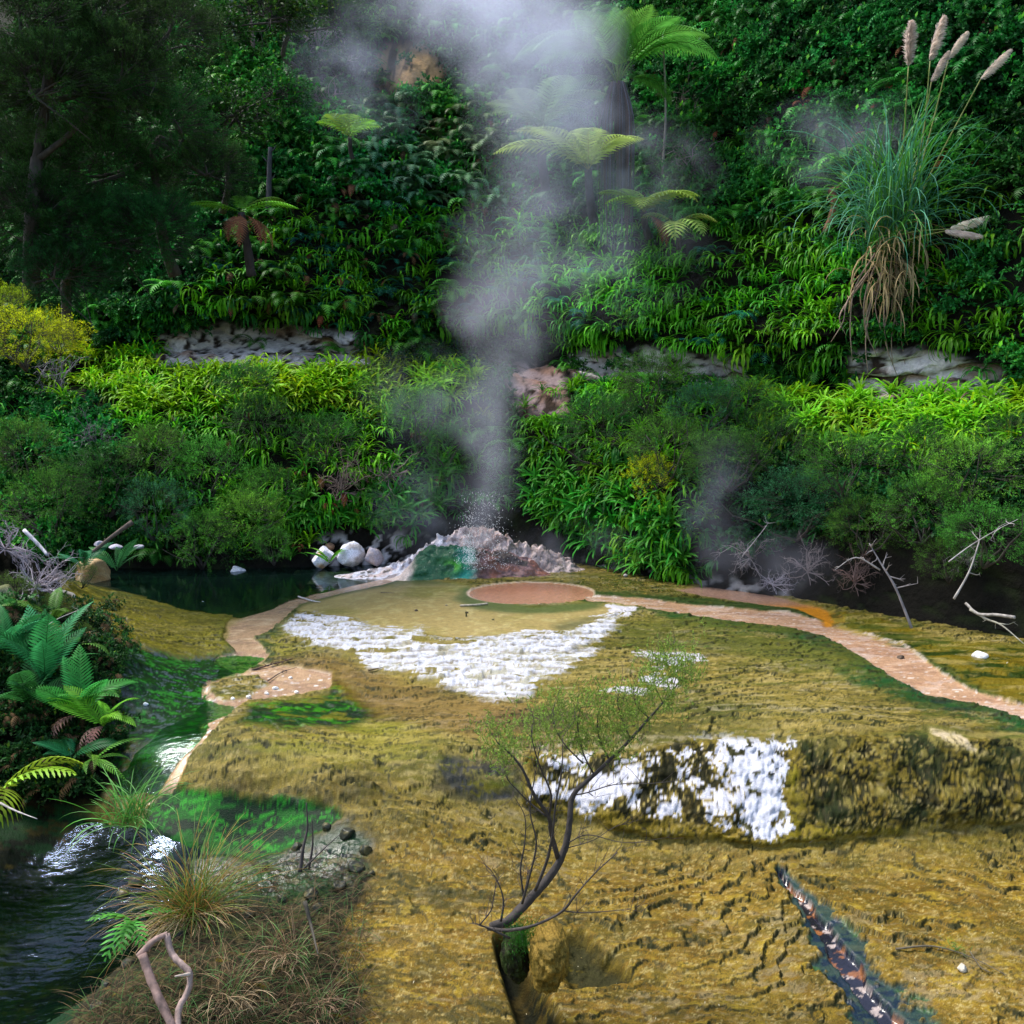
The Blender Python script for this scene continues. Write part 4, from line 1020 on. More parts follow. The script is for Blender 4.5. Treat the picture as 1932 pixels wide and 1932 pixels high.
SH = [
 
 (75,850,90,KG,'dark green shrub at the far left below the twiggy grey bush'),
 (215,900,95,KD,'dark shrub on the left bank beside the leafless grey bush'),
 (110,960,95,KG,'shrub low on the left bank above the bleached twigs'),
 (290,850,70,KG,'shrub on the left bank under the yellow green fern ledge'),
 (300,960,85,KB,'bluish green shrub hanging low over the dead roots on the left bank'),
 (395,890,85,KG,'rounded green shrub in the middle of the left bank'),
 (500,800,75,KD,'dull shrub growing out of the yellow green ferns of the ledge'),
 (470,730,60,KD,'small dusky shrub at the top of the fern ledge'),
 (620,840,70,KD,'brownish dark shrub on the bank left of the steam column'),
 (520,920,70,KG,'shrub on the left bank above the strap fern patch'),
 (390,1020,75,KG,'low shrub leaning over the pond, left one of two'),
 (470,985,80,KL,'pale green low shrub leaning over the pond beside the white boulder'),
 (520,1030,50,KG,'small shrub at the pond edge behind the white boulder'),
 (780,790,75,KG,'misty shrub behind the left side of the steam'),
 (840,850,60,KD,'dark shrub in the steam just left of the column'),
 (1150,800,95,KD,'dark open shrub with black stems right of the steam column'),
 (1230,740,85,KG,'green shrub below the pale cliff band right of the steam'),
 (1260,850,95,KG,'broad shrub in the middle of the right bank'),
 (1230,905,60,KY,'shrub with yellow shoots above the sword ferns'),
 (1330,780,85,KB,'hazy blue green shrub right of centre under the cliff band'),
 (1410,760,75,KG,'green shrub at the left end of the bright right ledge'),
 (1380,880,95,KG,'green shrub above the dark hollow, right of centre'),
 (1480,850,95,KD,'dusky shrub under the bright right ledge'),
 (1530,960,110,KB,'large bluish shrub overhanging the dark hollow'),
 (1620,890,105,KG,'large green shrub on the right bank, middle of the row'),
 (1650,1000,90,KG,'green shrub with dead twigs beneath it over the dark hollow'),
 (1740,860,85,KD,'dark shrub under the right end of the bright ledge'),
 (1760,960,105,KG,'large green shrub hanging over the grey bird nest of twigs'),
 (1850,900,110,KL,'light green shrub on the far right bank'),
 (1880,1010,100,KG,'green shrub at the right edge of the photo above the black hollow'),
 (1900,830,70,KD,'dull shrub at the right edge just below the ledge'),
 (1460,790,60,KD,'small dark shrub tucked under the ledge right of centre'),
 (1800,1060,70,KG,'ragged shrub tips hanging lowest over the black hollow at right'),
]
for i, (x, y, s, t, lb) in enumerate(SH):
    o = .45 if x > 1320 and y > 850 else .25
    shrub(x, y, s, t, lb, GRP, i % 4, out=o, flat=.85 if x > 1320 else 1.0)
shrub(70, 645, 105, KY, 'bright yellow green shrub at the left edge above the dark bank', GRP, 0, Y=14.6, flat=.7)
shrub(20, 585, 62, (.34, .48, .014), 'upper tuft of the bright yellow green shrub at the left edge', GRP, 1, Y=14.9)
shrub(125, 640, 42, KY, 'right hand tuft of the yellow green shrub at the left edge', GRP, 2, Y=14.4)

# ---- leafless grey bushes
TW_T = [twiggy(16, .62, .016, 1.0, 3, .5, (.30, .27, .27)) for _ in range(3)]
_tw = {}
def bare_bush(dx, dy, size, label, k=0, tint=(1, 1, 1), lift=0.0, Y=None, sq=(1, 1, 1)):
    p, n = hit(dx, dy + size * .4) if Y is None else (P3(dx, dy + size * .4, Y), np.array([0, -1, .3]))
    r = size * mpp(p[1])
    root = empty('bare_bush', p + n * .12 + [0, 0, lift], RNG.uniform(-2, 2)); root.scale = (r * 1.15 * sq[0], r * 1.0 * sq[1], r * 1.15 * sq[2])
    mesh_child(TW_T[k], 'branch', M_TWIG, root, tint)
    tag(root, label, 'bush', 'leafless twiggy bushes')
for a_ in [
 (110,700,75,'grey leafless bush under the yellow green shrub',0,(.75,.72,.85)),
 (190,830,60,'purple grey leafless bush on the left bank',1,(.55,.5,.6)),
 (60,1080,100,'tangled bleached twigs at the left edge above the ferny bank',2,(1.3,1.25,1.4)),
 (10,1010,90,'pale dead bush at the very left edge beside the pond',0,(1.1,1.05,1.2)),
 (640,900,75,'brown dead brush on the bank left of the steam',1,(.8,.6,.5)),
 (740,880,75,'wispy brown twigs behind the left mist',2,(.8,.65,.6)),
 (1420,1030,60,'pale dead twigs in the dark hollow beside the right wisp of steam',0,(1.1,1.05,1.05)),
 (1530,1060,60,'grey dead twigs hanging in the middle of the dark hollow',1,(.9,.8,.8)),
 (1460,1090,40,'small whitish dead tuft at the water edge of the hollow',2,(1.2,1.2,1.4)),
 (1620,1080,60,'brownish bare twigs deep in the hollow',1,(.7,.5,.45)),
 (1840,1040,50,'nest like grey tangle of twigs at the right of the hollow',2,(1.5,1.45,1.5)),
 (1830,905,42,'purplish dry twig bush on the right bank',0,(.7,.55,.65)),
 (600,75,70,'tall bare whitish bush on the upper slope left of the steam',1,(.9,.85,.9)),
 (620,180,60,'bare twigs below the tall whitish bush',2,(.8,.7,.75)),
 (1310,300,75,'thin bare branches right of the tree fern',0,(.6,.55,.5)),
 (1290,200,70,'bare stems in the shade right of the tree fern skirt',1,(.55,.5,.45)),
]: bare_bush(*a_)

# ---- kanuka trees overhanging the top left and shaded trees on the slope
CR_T = [feathery(1.0, 620, 56, .050, wid=.24, flat=.75, spray=.18) for _ in range(2)]
BR_T = [leafy(170, 1.0, .085, 16, flat=.85) for _ in range(2)]
def limb_tree(name, base, top, crowns, tint, label, kind='fine', r0=.12, group=None, bark=(.06, .05, .045)):
    root = empty(name, base); base = np.array(base, float)
    g = Geo(); top = np.array(top, float) - base
    trunk = smooth_path([np.zeros(3), top * .4 + RNG.normal(0, .15, 3), top * .75 + RNG.normal(0, .15, 3), top], 5)
    tube(g, trunk, np.linspace(r0, r0 * .35, len(trunk)), 8, bark, jit=.1)
    g.build('trunk', M_BARK, root)
    for c, r in crowns:
        c = np.array(c, float) - base
        g = Geo(); s = trunk[RNG.integers(len(trunk) // 2, len(trunk))]
        pts = smooth_path([s, (s + c) / 2 + RNG.normal(0, .2, 3), c + RNG.normal(0, .1, 3), c + [0, 0, r * .5]], 4)
        tube(g, pts, np.linspace(r0 * .4, r0 * .08, len(pts)), 6, bark, jit=.1)
        for q in range(5):
            e = c + RNG.normal(0, .5, 3) * r; tube(g, smooth_path([pts[len(pts) // 2], (pts[len(pts) // 2] + e) / 2 + RNG.normal(0, .1, 3), e], 3), np.linspace(r0 * .15, r0 * .04, 7), 4, bark)
        g.build('branch', M_BARK, root)
        A, B = (CR_T if kind == 'fine' else BR_T)[RNG.integers(0, 2)]
        R_ = rotz(RNG.uniform(0, 6)) * r
        g = Geo(); g.join(A, R_, c, np.array(tint) * RNG.uniform(.8, 1.2)); g.build('crown', M_FINE if kind == 'fine' else M_BROAD, root)
        g = Geo(); g.join(B, R_, c, (.022, .02, .016)); g.build('twig', M_TWIG, root)
    tag(root, label, 'tree', group)
    return root
def tree_px(name, bx, by, tx, ty, Y, blobs, *a, **k):
    crowns = [(P3(x, y, Y + dy_), s * mpp(Y)) for x, y, s, dy_ in blobs]
    return limb_tree(name, P3(bx, by, Y + 1.2), P3(tx, ty, Y), crowns, *a, **k)
TD = (.035, .11, .025)
tree_px('fine_leaved_tree', 60, 560, 100, 120, 17.5, [(40,60,150,0), (180,40,130,.5), (90,170,120,-.3), (230,150,110,.4), (-30,200,120,.2), (320,60,100,.8)], (.05,.12,.028), 'large dark fine leaved tree overhanging the top left corner', r0=.16)
tree_px('fine_leaved_tree', 330, 520, 300, 260, 19.0, [(300,240,110,0), (200,320,120,.2), (80,350,130,0), (380,330,90,.6)], TD, 'black green tree in deep shade at the upper left, below the corner tree', r0=.13)
tree_px('fine_leaved_tree', 130, 640, 120, 440, 18.2, [(60,430,120,0), (180,450,110,.3), (290,440,100,.5), (110,520,90,-.2)], (.025,.10,.022), 'lowest of the dark trees at the left, its crown just above the yellow green shrub', r0=.11)
tree_px('broadleaf_tree', 420, 400, 430, 220, 20.5, [(430,230,100,0), (520,180,80,.6), (350,200,90,.2)], (.03,.13,.016), 'glossy leaved small tree in the upper left with scattered yellow leaves', 'broad', r0=.08)
tree_px('broadleaf_tree', 1420, 260, 1430, 130, 24.5, [(1430,150,120,0), (1540,110,110,.4), (1330,180,80,.3)], (.03,.12,.016), 'dark broadleaf tree at the top between the tree fern and the plumes', 'broad', r0=.09)
tree_px('broadleaf_tree', 1880, 330, 1870, 180, 21.5, [(1860,200,110,0), (1950,320,110,-.5), (1780,240,80,.3), (1930,90,110,.3)], (.03,.14,.016), 'broadleaf tree at the top right edge behind the tallest plume', 'broad', r0=.09)
tree_px('broadleaf_tree', 560, 130, 540, 40, 25.5, [(500,30,90,0), (640,40,80,.4), (420,60,80,.2)], (.035,.12,.016), 'shaded broadleaf tree behind the bare grey poles at the top', 'broad', r0=.08)
tree_px('broadleaf_tree', 1900, 640, 1890, 500, 17.6, [(1880,520,95,0), (1950,620,80,0)], (.03,.18,.016), 'dark leafy shrub tree at the right edge beside the pampas clump', 'broad', r0=.07)

# ---- dead poles
def pole(pts, r, label, name='dead_tree', col=(.32, .28, .27), Y=None):
    p0, n = hit(*pts[-1]); Y = Y or p0[1] - .3
    Q = [P3(x, y, Y - .02 * k) for k, (x, y) in enumerate(pts)]
    g = Geo(); sp = smooth_path(Q, 5); rr = np.linspace(r * .7, r, len(sp)); tube(g, sp, rr, 8, col, jit=.15)
    for _ in range(3):
        i = RNG.integers(1, len(sp) - 2); d = unit([RNG.choice([-1, 1]), -.3, .7]); tube(g, [sp[i], sp[i] + d * .12, sp[i] + d * .22 + [0, 0, .05]], [r * .35, r * .2, r * .08], 5, col)
    tag(g.build(name, M_BARK, origin=Q[-1]), label, 'trunk')
pole([(368,8),(375,45),(383,85)], .045, 'short bleached broken trunk, leftmost of the three at the top', col=(.48,.42,.40))
pole([(434,-20),(438,40),(445,90)], .055, 'slim grey green trunk at the top, middle of the three', col=(.20,.22,.20))
pole([(466,-20),(474,50),(480,110)], .06, 'brown trunk at the top, right of the two paler ones', col=(.15,.10,.08))
pole([(510,278),(508,330),(506,400)], .07, 'black weathered stump standing in the strap ferns', 'dead_stump', (.05,.045,.05))
pole([(1568,355),(1575,390),(1560,440)], .09, 'rust brown decayed stump left of the pampas clump', 'dead_stump', (.16,.06,.03))
pole([(1250,60),(1256,200),(1250,330)], .03, 'thin pale sapling trunk right of the tree fern', 'sapling_trunk', (.22,.20,.17))

# ---- tree ferns
def tree_fern(crown, foot, L, fronds, label, tr=.09, skirt=0, tint=(.10, .32, .012), dead=0, W=.30, stipe=.14, npin=24, skl=1.6, group=None, trunkcol=(.035, .028, .03)):
    crown = np.array(crown); foot = np.array(foot)
    root = empty('tree_fern', foot); base = crown - foot
    g = Geo(); sp = smooth_path([np.zeros(3), base * .5 + RNG.normal(0, .05, 3), base], 8)
    tube(g, sp, np.linspace(tr * 1.25, tr, len(sp)), 10, trunkcol, jit=.2)
    g.build('trunk', M_BARK, root)
    for (az, e0, dr, l, tn) in fronds:
        A = pinnate(L * l, L * W * 2 * l ** .5, e0, dr, az, n=npin, seg=4, tone=1.0, stipe=stipe, pdroop=.55, sweep=.25, peak=.45)
        c = A[3] * np.array(tint) * tn
        o = build_mesh('frond', A[0], A[1], A[2], c, M_FERN, root); o.location = tuple(base)
    if dead:
        for k in range(dead):
            az = RNG.uniform(-math.pi, 0); l = L * RNG.uniform(.5, .8)
            A = pinnate(l, l * .45, -.2, 1.6, az, n=14, seg=2, stipe=.3, pdroop=.3)
            o = build_mesh('dead_frond', A[0], A[1], A[2], A[3] * np.array((.30, .11, .06)), M_DEAD, root); o.location = tuple(base - [0, 0, .05])
    if skirt:
        g = Geo()
        for k in range(skirt):
            a = RNG.uniform(0, 2 * math.pi); l = skl * RNG.uniform(.6, 1.1); r1 = tr * 1.2; r2 = tr * RNG.uniform(1.6, 3.2)
            pts = [base + [math.cos(a) * r1, math.sin(a) * r1, .02], base + [math.cos(a) * r2, math.sin(a) * r2, -l * .3], base + [math.cos(a) * r2 * 1.05, math.sin(a) * r2 * 1.05, -l * .7], base + [math.cos(a) * r2 * 1.0, math.sin(a) * r2, -l]]
            c = np.array((.10, .09, .13)) if RNG.random() < .5 else np.array((.09, .05, .045))
            tube(g, smooth_path(pts, 3), RNG.uniform(.006, .013), 3, c * RNG.uniform(.5, 1.5), cap=False)
        g.build('hanging_stalk', M_TWIG, root)
    tag(root, label, 'tree fern', group)
    return root
r_ = math.radians
YF = 23.0
tree_fern(P3(1165,158,YF), P3(1180,380,YF + .4), 2.6, [
  (r_(182), 1.05, 2.1, 1.12, .9), (r_(205), 1.0, 2.0, 1.0, .9), (r_(160), 1.1, 1.9, .9, .8), (r_(95), 1.35, 1.2, .8, .8), (r_(60), 1.25, 1.4, .9, .9),
  (r_(-80), 1.30, .75, .62, 1.0), (r_(-100), 1.38, .6, .60, 1.0), (r_(-60), 1.2, .9, .7, 1.1), (r_(0), 1.0, 1.9, 1.05, 1.1), (r_(-22), 1.05, 1.7, .95, 1.2), (r_(22), 1.1, 1.7, 1.0, 1.0), (r_(-42), 1.15, 1.4, .8, 1.1), (r_(-130), 1.15, 1.3, .8, .9), (r_(10), .5, 1.9, .6, .8), (r_(170), .45, 1.9, .7, .8)],
  'tall tree fern with a grey skirt of hanging dead stalks beside the steam', tr=.13, skirt=80, skl=3.2, tint=(.12, .34, .05), W=.28, stipe=.26, npin=26)
tree_fern(P3(1110,320,20.6), P3(1120,420,20.9), 1.9, [(r_(-10), 1.0, 1.3, .7, 1.1), (r_(-50), .9, 1.5, .75, 1.3), (r_(-95), .9, 1.4, .8, 1.2), (r_(-140), .8, 1.1, .9, 1.0), (r_(180), .7, 1.3, 1.1, 1.0), (r_(165), 1.0, 1.2, 1.0, .9), (r_(90), 1.2, 1.2, .8, .8)],
  'pale yellow green tree fern half hidden in the steam', tr=.08, tint=(.30, .40, .08), W=.28, stipe=.1, npin=20)
tree_fern(P3(1020,250,22.2), P3(1030,360,22.5), 1.9, [(r_(a), 1.0, 1.4, RNG.uniform(.7, 1), 1.0) for a in (-170, -120, -70, -20, 30, 160, 100)],
  'grey green tree fern in the thickest part of the steam', tr=.08, tint=(.16, .28, .08), W=.28, stipe=.1, npin=20)
tree_fern(P3(1215,400,20.2), P3(1225,450,20.6), 1.35, [(r_(170), .9, 1.2, .8, 1.0), (r_(-150), .7, 1.5, .75, 1.1), (r_(-100), .6, 1.7, .8, 1.0), (r_(-40), .7, 1.6, 1.0, .9), (r_(-5), .8, 1.3, .9, 1.0), (r_(40), 1.0, 1.2, .8, .9), (r_(120), 1.1, 1, .7, .9)],
  'young tree fern with light green fronds below the tall one', tr=.06, tint=(.22, .38, .04), W=.30, stipe=.1, npin=15, dead=2)
tree_fern(P3(1275,425,19.8), P3(1280,470,20.1), 1.1, [(r_(-60), .3, 1.6, .9, 1.0), (r_(-100), .2, 1.6, .9, 1.0), (r_(-20), .6, 1.4, .8, .8), (r_(160), .8, 1.3, .7, .9)],
  'small pale fern plant with drooping fronds right of the young tree fern', tr=.04, tint=(.24, .36, .06), W=.34, stipe=.1, npin=12)
tree_fern(P3(1600,95,23.0), P3(1602,200,23.3), 1.7, [(r_(a), .85, 1.3, RNG.uniform(.8, 1.1), 1.0) for a in (175, -150, -110, -60, -20, 10, 60, 130)],
  'dark green tree fern at the top right, left of the plumes', tr=.07, tint=(.07, .24, .012), W=.28, stipe=.1, npin=18)
tree_fern(P3(1590,168,22.0), P3(1592,215,22.2), 1.2, [(r_(180), .8, 1.5, .6, 1.0), (r_(0), .7, 1.3, .7, 1.1), (r_(-80), .8, 1.2, .4, .8)],
  'little fern with one bright arched frond under the dark tree fern', tr=.03, tint=(.12, .38, .03), W=.26, stipe=.08, npin=16)
tree_fern(P3(455,400,19.4), P3(475,520,19.7), 1.5, [(r_(175), .45, .8, .75, 1.2), (r_(-170), .35, .7, .6, 1.1), (r_(-10), .4, .9, .8, 1.3), (r_(100), .9, 1.1, .7, .8), (r_(40), .8, 1.2, .7, .8)],
  'tree fern with rust brown dead fronds hanging under green ones on the left bank', tr=.07, tint=(.14, .38, .02), W=.24, stipe=.12, npin=18, dead=7)
tree_fern(P3(660,260,22.4), P3(665,300,22.6), 1.1, [(r_(a), .9, 1.2, RNG.uniform(.7, 1.1), 1.1) for a in (-170, -120, -80, -30, 20, 90)],
  'bright green fern plant on the slope left of the steam', tr=.04, tint=(.16, .34, .02), W=.34, stipe=.1, npin=12)

# ---- pampas clump
pb, pn = hit(1690, 470); PY0 = pb[1] - .5
pb = P3(1690, 460, PY0); proot = empty('pampas_grass', pb)
def blade(L, W, e0, dr, az, tone=1, n=9):
    A = strap(L, W, e0, dr, az, n=n, jag=0, tone=tone, fold=.4); return A
g = Geo()
for k in range(430):
    az = RNG.uniform(0, 2 * math.pi); up_ = RNG.random() < .45
    if up_: A = blade(RNG.uniform(1.8, 2.9), .022, RNG.uniform(1.25, 1.5), RNG.uniform(.2, 1.5) + (.9 if RNG.random() < .4 else 0), az, RNG.uniform(.6, 1.3))
    else: A = blade(RNG.uniform(1.3, 2.5), .020, RNG.uniform(.6, 1.4), RNG.uniform(1.6, 3.0), az, RNG.uniform(.6, 1.4))
    o = np.array([RNG.normal(0, .28) - .05, RNG.normal(0, .15), RNG.normal(0, .25)])
    g.join(A, None, o, (.09, .32, .20) if RNG.random() < .6 else (.07, .32, .04))
g.build('leaf_tuft', M_GRASS, proot)
g = Geo()
for k in range(180):
    az = RNG.uniform(-2.9, -.2); x0 = RNG.normal(-.12, .26)
    A = blade(RNG.uniform(.4, 1.3), RNG.uniform(.015, .035), RNG.uniform(-.8, .5), RNG.uniform(1.2, 2.2), az, RNG.uniform(.5, 1.3), 6)
    g.join(A, None, (x0, RNG.normal(-.05, .12), RNG.uniform(-.9, .35)), (.46, .33, .17))
g.build('dead_leaves', M_DEAD, proot)
g = Geo()
for k in range(16):
    x0 = RNG.uniform(-1.0, .3); z0 = RNG.uniform(-1.3, -.7); l = RNG.uniform(.5, 1.5)
    tube(g, smooth_path([(x0 * .5, -.1, z0 + .6), (x0, -.25, z0), (x0 - .08, -.3, z0 - l * .5), (x0 + RNG.normal(0, .1), -.3, z0 - l)], 3), np.linspace(.02, .006, 10), 4, (.26, .18, .13))
g.build('hanging_root', M_TWIG, proot)
def plume(stalk, tip, droop, tone=1.0, wide=.10):
    S = [P3(x, y, Y_) - pb for x, y, Y_ in stalk]; st = Geo(); sp = smooth_path(S, 6)
    tube(st, sp, np.linspace(.020, .010, len(sp)), 5, (.26, .30, .08))
    t = P3(*tip) - pb; a = sp[-1]; ax = t - a; L = np.linalg.norm(ax); axu = ax / L; g = Geo()
    bend = np.array(droop)
    core = smooth_path([a, a + ax * .5 + bend * .03, t + bend * .10], 6); tube(g, core, np.linspace(.012, .003, len(core)), 4, (.42, .34, .26))
    for k in range(900):
        u = RNG.uniform(0, 1); i = u * (len(core) - 1); p = core[int(i)] + (core[min(int(i) + 1, len(core) - 1)] - core[int(i)]) * (i - int(i))
        rad = unit(np.cross(axu, RNG.normal(0, 1, 3))); l = wide * 1.6 * (math.sin(math.pi * min(1, u * .85 + .12)) ** .7 + .15) * RNG.uniform(.6, 1.2)
        d1 = unit(axu * RNG.uniform(.9, 1.5) + rad * .8 + bend * .4); d2 = unit(d1 + bend * 1.3 - np.array([0, 0, .7])); w = .006
        s = unit(np.cross(d1, [0.1, 1, 0])) * w; q = p + d1 * l * .55; e = q + d2 * l * .45
        g.add([p - s, p + s, q + s * 1.4, q - s * 1.4, e], Q=[(0, 1, 2, 3)], T=[(3, 2, 4)], C=np.array((.85, .72, .62)) * tone * RNG.uniform(.7, 1.15))
    b = g.build('plume', M_PLUME, proot); s_ = st.build('stalk', M_GRASS, b)
plume([(1680,430,PY0),(1703,280,PY0 - .1),(1714,125,PY0 - .15)], (1717,42,PY0 - .2), (.2, 0, 0))
plume([(1700,430,PY0),(1740,260,PY0 + .1),(1755,115,PY0 + .1)], (1777,32,PY0 + .1), (.3, 0, 0))
plume([(1705,430,PY0),(1755,250,PY0 + .2),(1790,110,PY0 + .2)], (1815,62,PY0 + .2), (.8, 0, 0), wide=.08)
plume([(1700,430,PY0),(1735,290,PY0 - .1),(1757,155,PY0 - .2)], (1783,98,PY0 - .2), (.6, 0, 0), .9, .08)
plume([(1700,440,PY0),(1770,300,PY0 - .1),(1850,150,PY0 - .3)], (1900,92,PY0 - .3), (.6, 0, -.2), wide=.08)
plume([(1640,460,PY0),(1720,438,PY0 - .5),(1792,432,PY0 - .8)], (1862,412,PY0 - .9), (.3, 0, .1), 1.25, .09)
plume([(1660,470,PY0),(1730,448,PY0 - .6),(1782,436,PY0 - .95)], (1848,446,PY0 - 1.1), (.3, 0, 0), 1.2, .07)
tag(proot, 'pampas clump with tall cream plumes and straw coloured dead leaves', 'pampas grass')

# ---- individual ferns whose rosettes stand out
PR = []
for k in range(4):
    root = empty('strap_fern', (0, 0, -50)); A = rosette('strap', 15, .50, .050, hang=-.1); 
    build_mesh('frond_rosette', A[0], A[1], A[2], A[3], M_FERN, root); PR.append(root)
def fern_copies(region, n, tint, label, group, s=(.8, 1.25), name='strap_fern', gmin=.0):
    mats = {}
    protos = []
    for r in PR:
        ch = r.children[0]; A = ch.data.copy(); a = A.color_attributes['col']; buf = np.empty(len(a.data) * 4, np.float32); a.data.foreach_get('color', buf)
        buf = buf.reshape(-1, 4); buf[:, :3] *= np.array(tint, np.float32); a.data.foreach_set('color', buf.ravel()); protos.append(A)
    P = np.array(region); k = 0; tries = 0
    while k < n and tries < n * 40:
        tries += 1
        x = RNG.uniform(P[:, 0].min(), P[:, 0].max()); y = RNG.uniform(P[:, 1].min(), P[:, 1].max())
        if not inpoly(region, x, y): continue
        p, nn = hit(x, y, 'h')
        if p[2] < .02 or p[1] > 24.9: continue
        root = empty('strap_fern', p + nn * .05, RNG.uniform(0, 6.3)); sc = RNG.uniform(*s)
        q = Vector(nn).lerp(Vector((0, 0, 1)), .5).to_track_quat('Z', 'Y'); root.rotation_euler = (q @ Matrix.Rotation(RNG.uniform(0, 6.3), 3, 'Z').to_quaternion()).to_euler()
        root.scale = (sc, sc, sc)
        c = bpy.data.objects.new('frond_rosette', protos[RNG.integers(0, 4)]); COL.objects.link(c); c.parent = root
        tag(root, label, 'fern', group); k += 1
fern_copies([(1000,900),(1080,880),(1200,940),(1300,1000),(1300,1085),(1180,1060),(1060,1000),(985,950)], 60, (.055, .33, .02), 'glossy green strap fern low on the bank right of the vent', 'strap ferns low on the bank right of the vent', (.9, 1.35))
fern_copies([(660,900),(860,880),(860,960),(760,1010),(600,1000),(540,960)], 45, (.05, .27, .015), 'strap fern low on the dark bank left of the vent', 'strap ferns low on the bank left of the vent')
fern_copies([(300,715),(560,700),(900,712),(900,760),(560,760),(200,790)], 90, (.30, .62, .012), 'yellow green strap fern on the sunny left ledge', 'strap ferns on the left ledge', (.9, 1.3))
fern_copies([(1450,760),(1700,748),(1932,765),(1932,830),(1700,860),(1480,830)], 80, (.22, .56, .012), 'bright green strap fern on the sunny right ledge', 'strap ferns on the right ledge', (.8, 1.15))
fern_copies([(420,960),(600,940),(600,1010),(420,1010),(240,1000)], 20, (.07, .30, .02), 'strap fern at the foot of the left bank near the pond', 'strap ferns at the foot of the left bank')
for r in PR:
    bpy.data.objects.remove(r.children[0]); bpy.data.objects.remove(r)
print('plants done', round(time.time() - T_START, 1))
# ------------------------------------------------------------------ vent mound and sinter ridge
def heightfield(name, cx, cy, hx_, hy_, nx_, ny_, zfun, cfun, mat, rough=.5, label=None, cat=None, kind=None):
    u = np.linspace(-hx_, hx_, nx_); v = np.linspace(-hy_, hy_, ny_); U, Vv = np.meshgrid(u, v, indexing='xy')
    Zz = zfun(U, Vv); Cc = cfun(U, Vv, Zz)
    X = U + cx + .05 * fbm(U * 6, Zz * 8, 3, 301); Y = Vv + cy + .07 * fbm(U * 5 + 3, Zz * 7 + Vv * 3, 3, 302)
    W = np.stack([X - cx, Y - cy, Zz], -1).reshape(-1, 3)
    i2, j2 = np.meshgrid(np.arange(ny_ - 1), np.arange(nx_ - 1), indexing='ij'); g0 = i2 * nx_ + j2
    Q = np.stack([g0, g0 + 1, g0 + nx_ + 1, g0 + nx_], -1).reshape(-1, 4)
    Q = Q[W[Q.ravel(), 2].reshape(-1, 4).max(1) > -.15]
    u_, inv = np.unique(Q.ravel(), return_inverse=True)
    o = build_mesh(name, W[u_], inv.reshape(-1, 4), np.zeros((0, 3), np.int64), Cc.reshape(-1, 3)[u_], mat, alpha=rough)
    o.location = (cx, cy, 0)
    tag(o, label, cat, None, kind); return o
def G2(u, v, a, b, sa, sb, p=2.0): return np.exp(-((np.abs(u - a) / sa) ** p + (np.abs(v - b) / sb) ** p))
mc = at_z(870, 1085, .1); MS = mpp(mc[1])
def zm(u, v):
    u = u / 1.35; v = v / 1.15
    z = .62 * G2(u, v, -.32, .10, .46, .34, 2.6) + .40 * G2(u, v, .12, -.18, .30, .24, 2.5) + .42 * G2(u, v, .42, .12, .55, .30, 2.3) + .22 * G2(u, v, .9, .1, .40, .22)
    z = np.minimum(z, .62 + .25 * (z - .62))
    z -= .10 * G2(u, v, .05, .10, .10, .10)
    e = sstep(.05, .3, z)
    return z * (1 + .16 * fbm(u * 3.5, v * 3.5, 4, 310)) + e * (.09 * fbm(u * 7, v * 7, 4, 311) + .035 * fbm(u * 20, v * 20, 3, 312)) - .06
def cm(u, v, z):
    u = u / 1.35; v = v / 1.15
    c = np.zeros(u.shape + (3,)) + np.array([.05, .06, .035])
    n = fbm(u * 7, v * 7 + z * 5, 4, 315)
    lf = sstep(.15, -.05, u - .15 * n)
    c = mixc(c, (.025, .10, .045), lf); c = mixc(c, (.02, .26, .20), sstep(-.25, .1, -v - .1 + .2 * n) * sstep(-.15, .1, u) * sstep(.5, .3, u) * .9)
    c = mixc(c, (.08, .38, .02), np.exp(-(((u + .12) / .16) ** 2 + ((z - .30) / .10) ** 2)) * sstep(-.4, .1, n))
    c = mixc(c, (.24, .13, .12), sstep(.12, .3, u + .1 * n)); c = mixc(c, (.05, .035, .03), sstep(.12, .3, u) * sstep(.0, .3, n))
    c = mixc(c, (.25, .09, .05), sstep(.3, .5, u) * sstep(.1, .35, -n) * .8)
    c = mixc(c, (.66, .52, .44), sstep(-.66, -.80, u - .18 * z + .06 * n) + sstep(.18, .30, v + .05 * n) * sstep(.3, .0, u))
    return c
heightfield('geyser_mound', mc[0], mc[1] + .15, 2.2, 1.0, 300, 160, zm, cm, M_MOUND, .45, 'low vent mound, teal green with algae at left, purple brown at right', 'mound')
rc = at_z(880, 1060, .3); RY = rc[1] + .55
def zr(u, v):
    k = (u) / MS / 1.05
    z = .66 * G2(u, v, .05, .12, .85, .45, 2.2) + .40 * G2(u, v, .95, .10, .85, .38, 2.2) + .26 * G2(u, v, -.9, .0, .75, .40, 2.2) + .10 * G2(u, v, -1.9, -.1, .5, .25) + .18 * G2(u, v, 1.7, .0, .7, .3)
    e = sstep(.04, .3, z)
    l1 = fbm(u * 2.4, v * 2.4, 4, 320); l2 = np.abs(fbm(u * 6, v * 6 + 2, 4, 321)); l3 = fbm(u * 16, v * 16, 3, 322)
    return z * (1 + .35 * l1) + e * (.26 * (.35 - l2) + .06 * l3) - .07
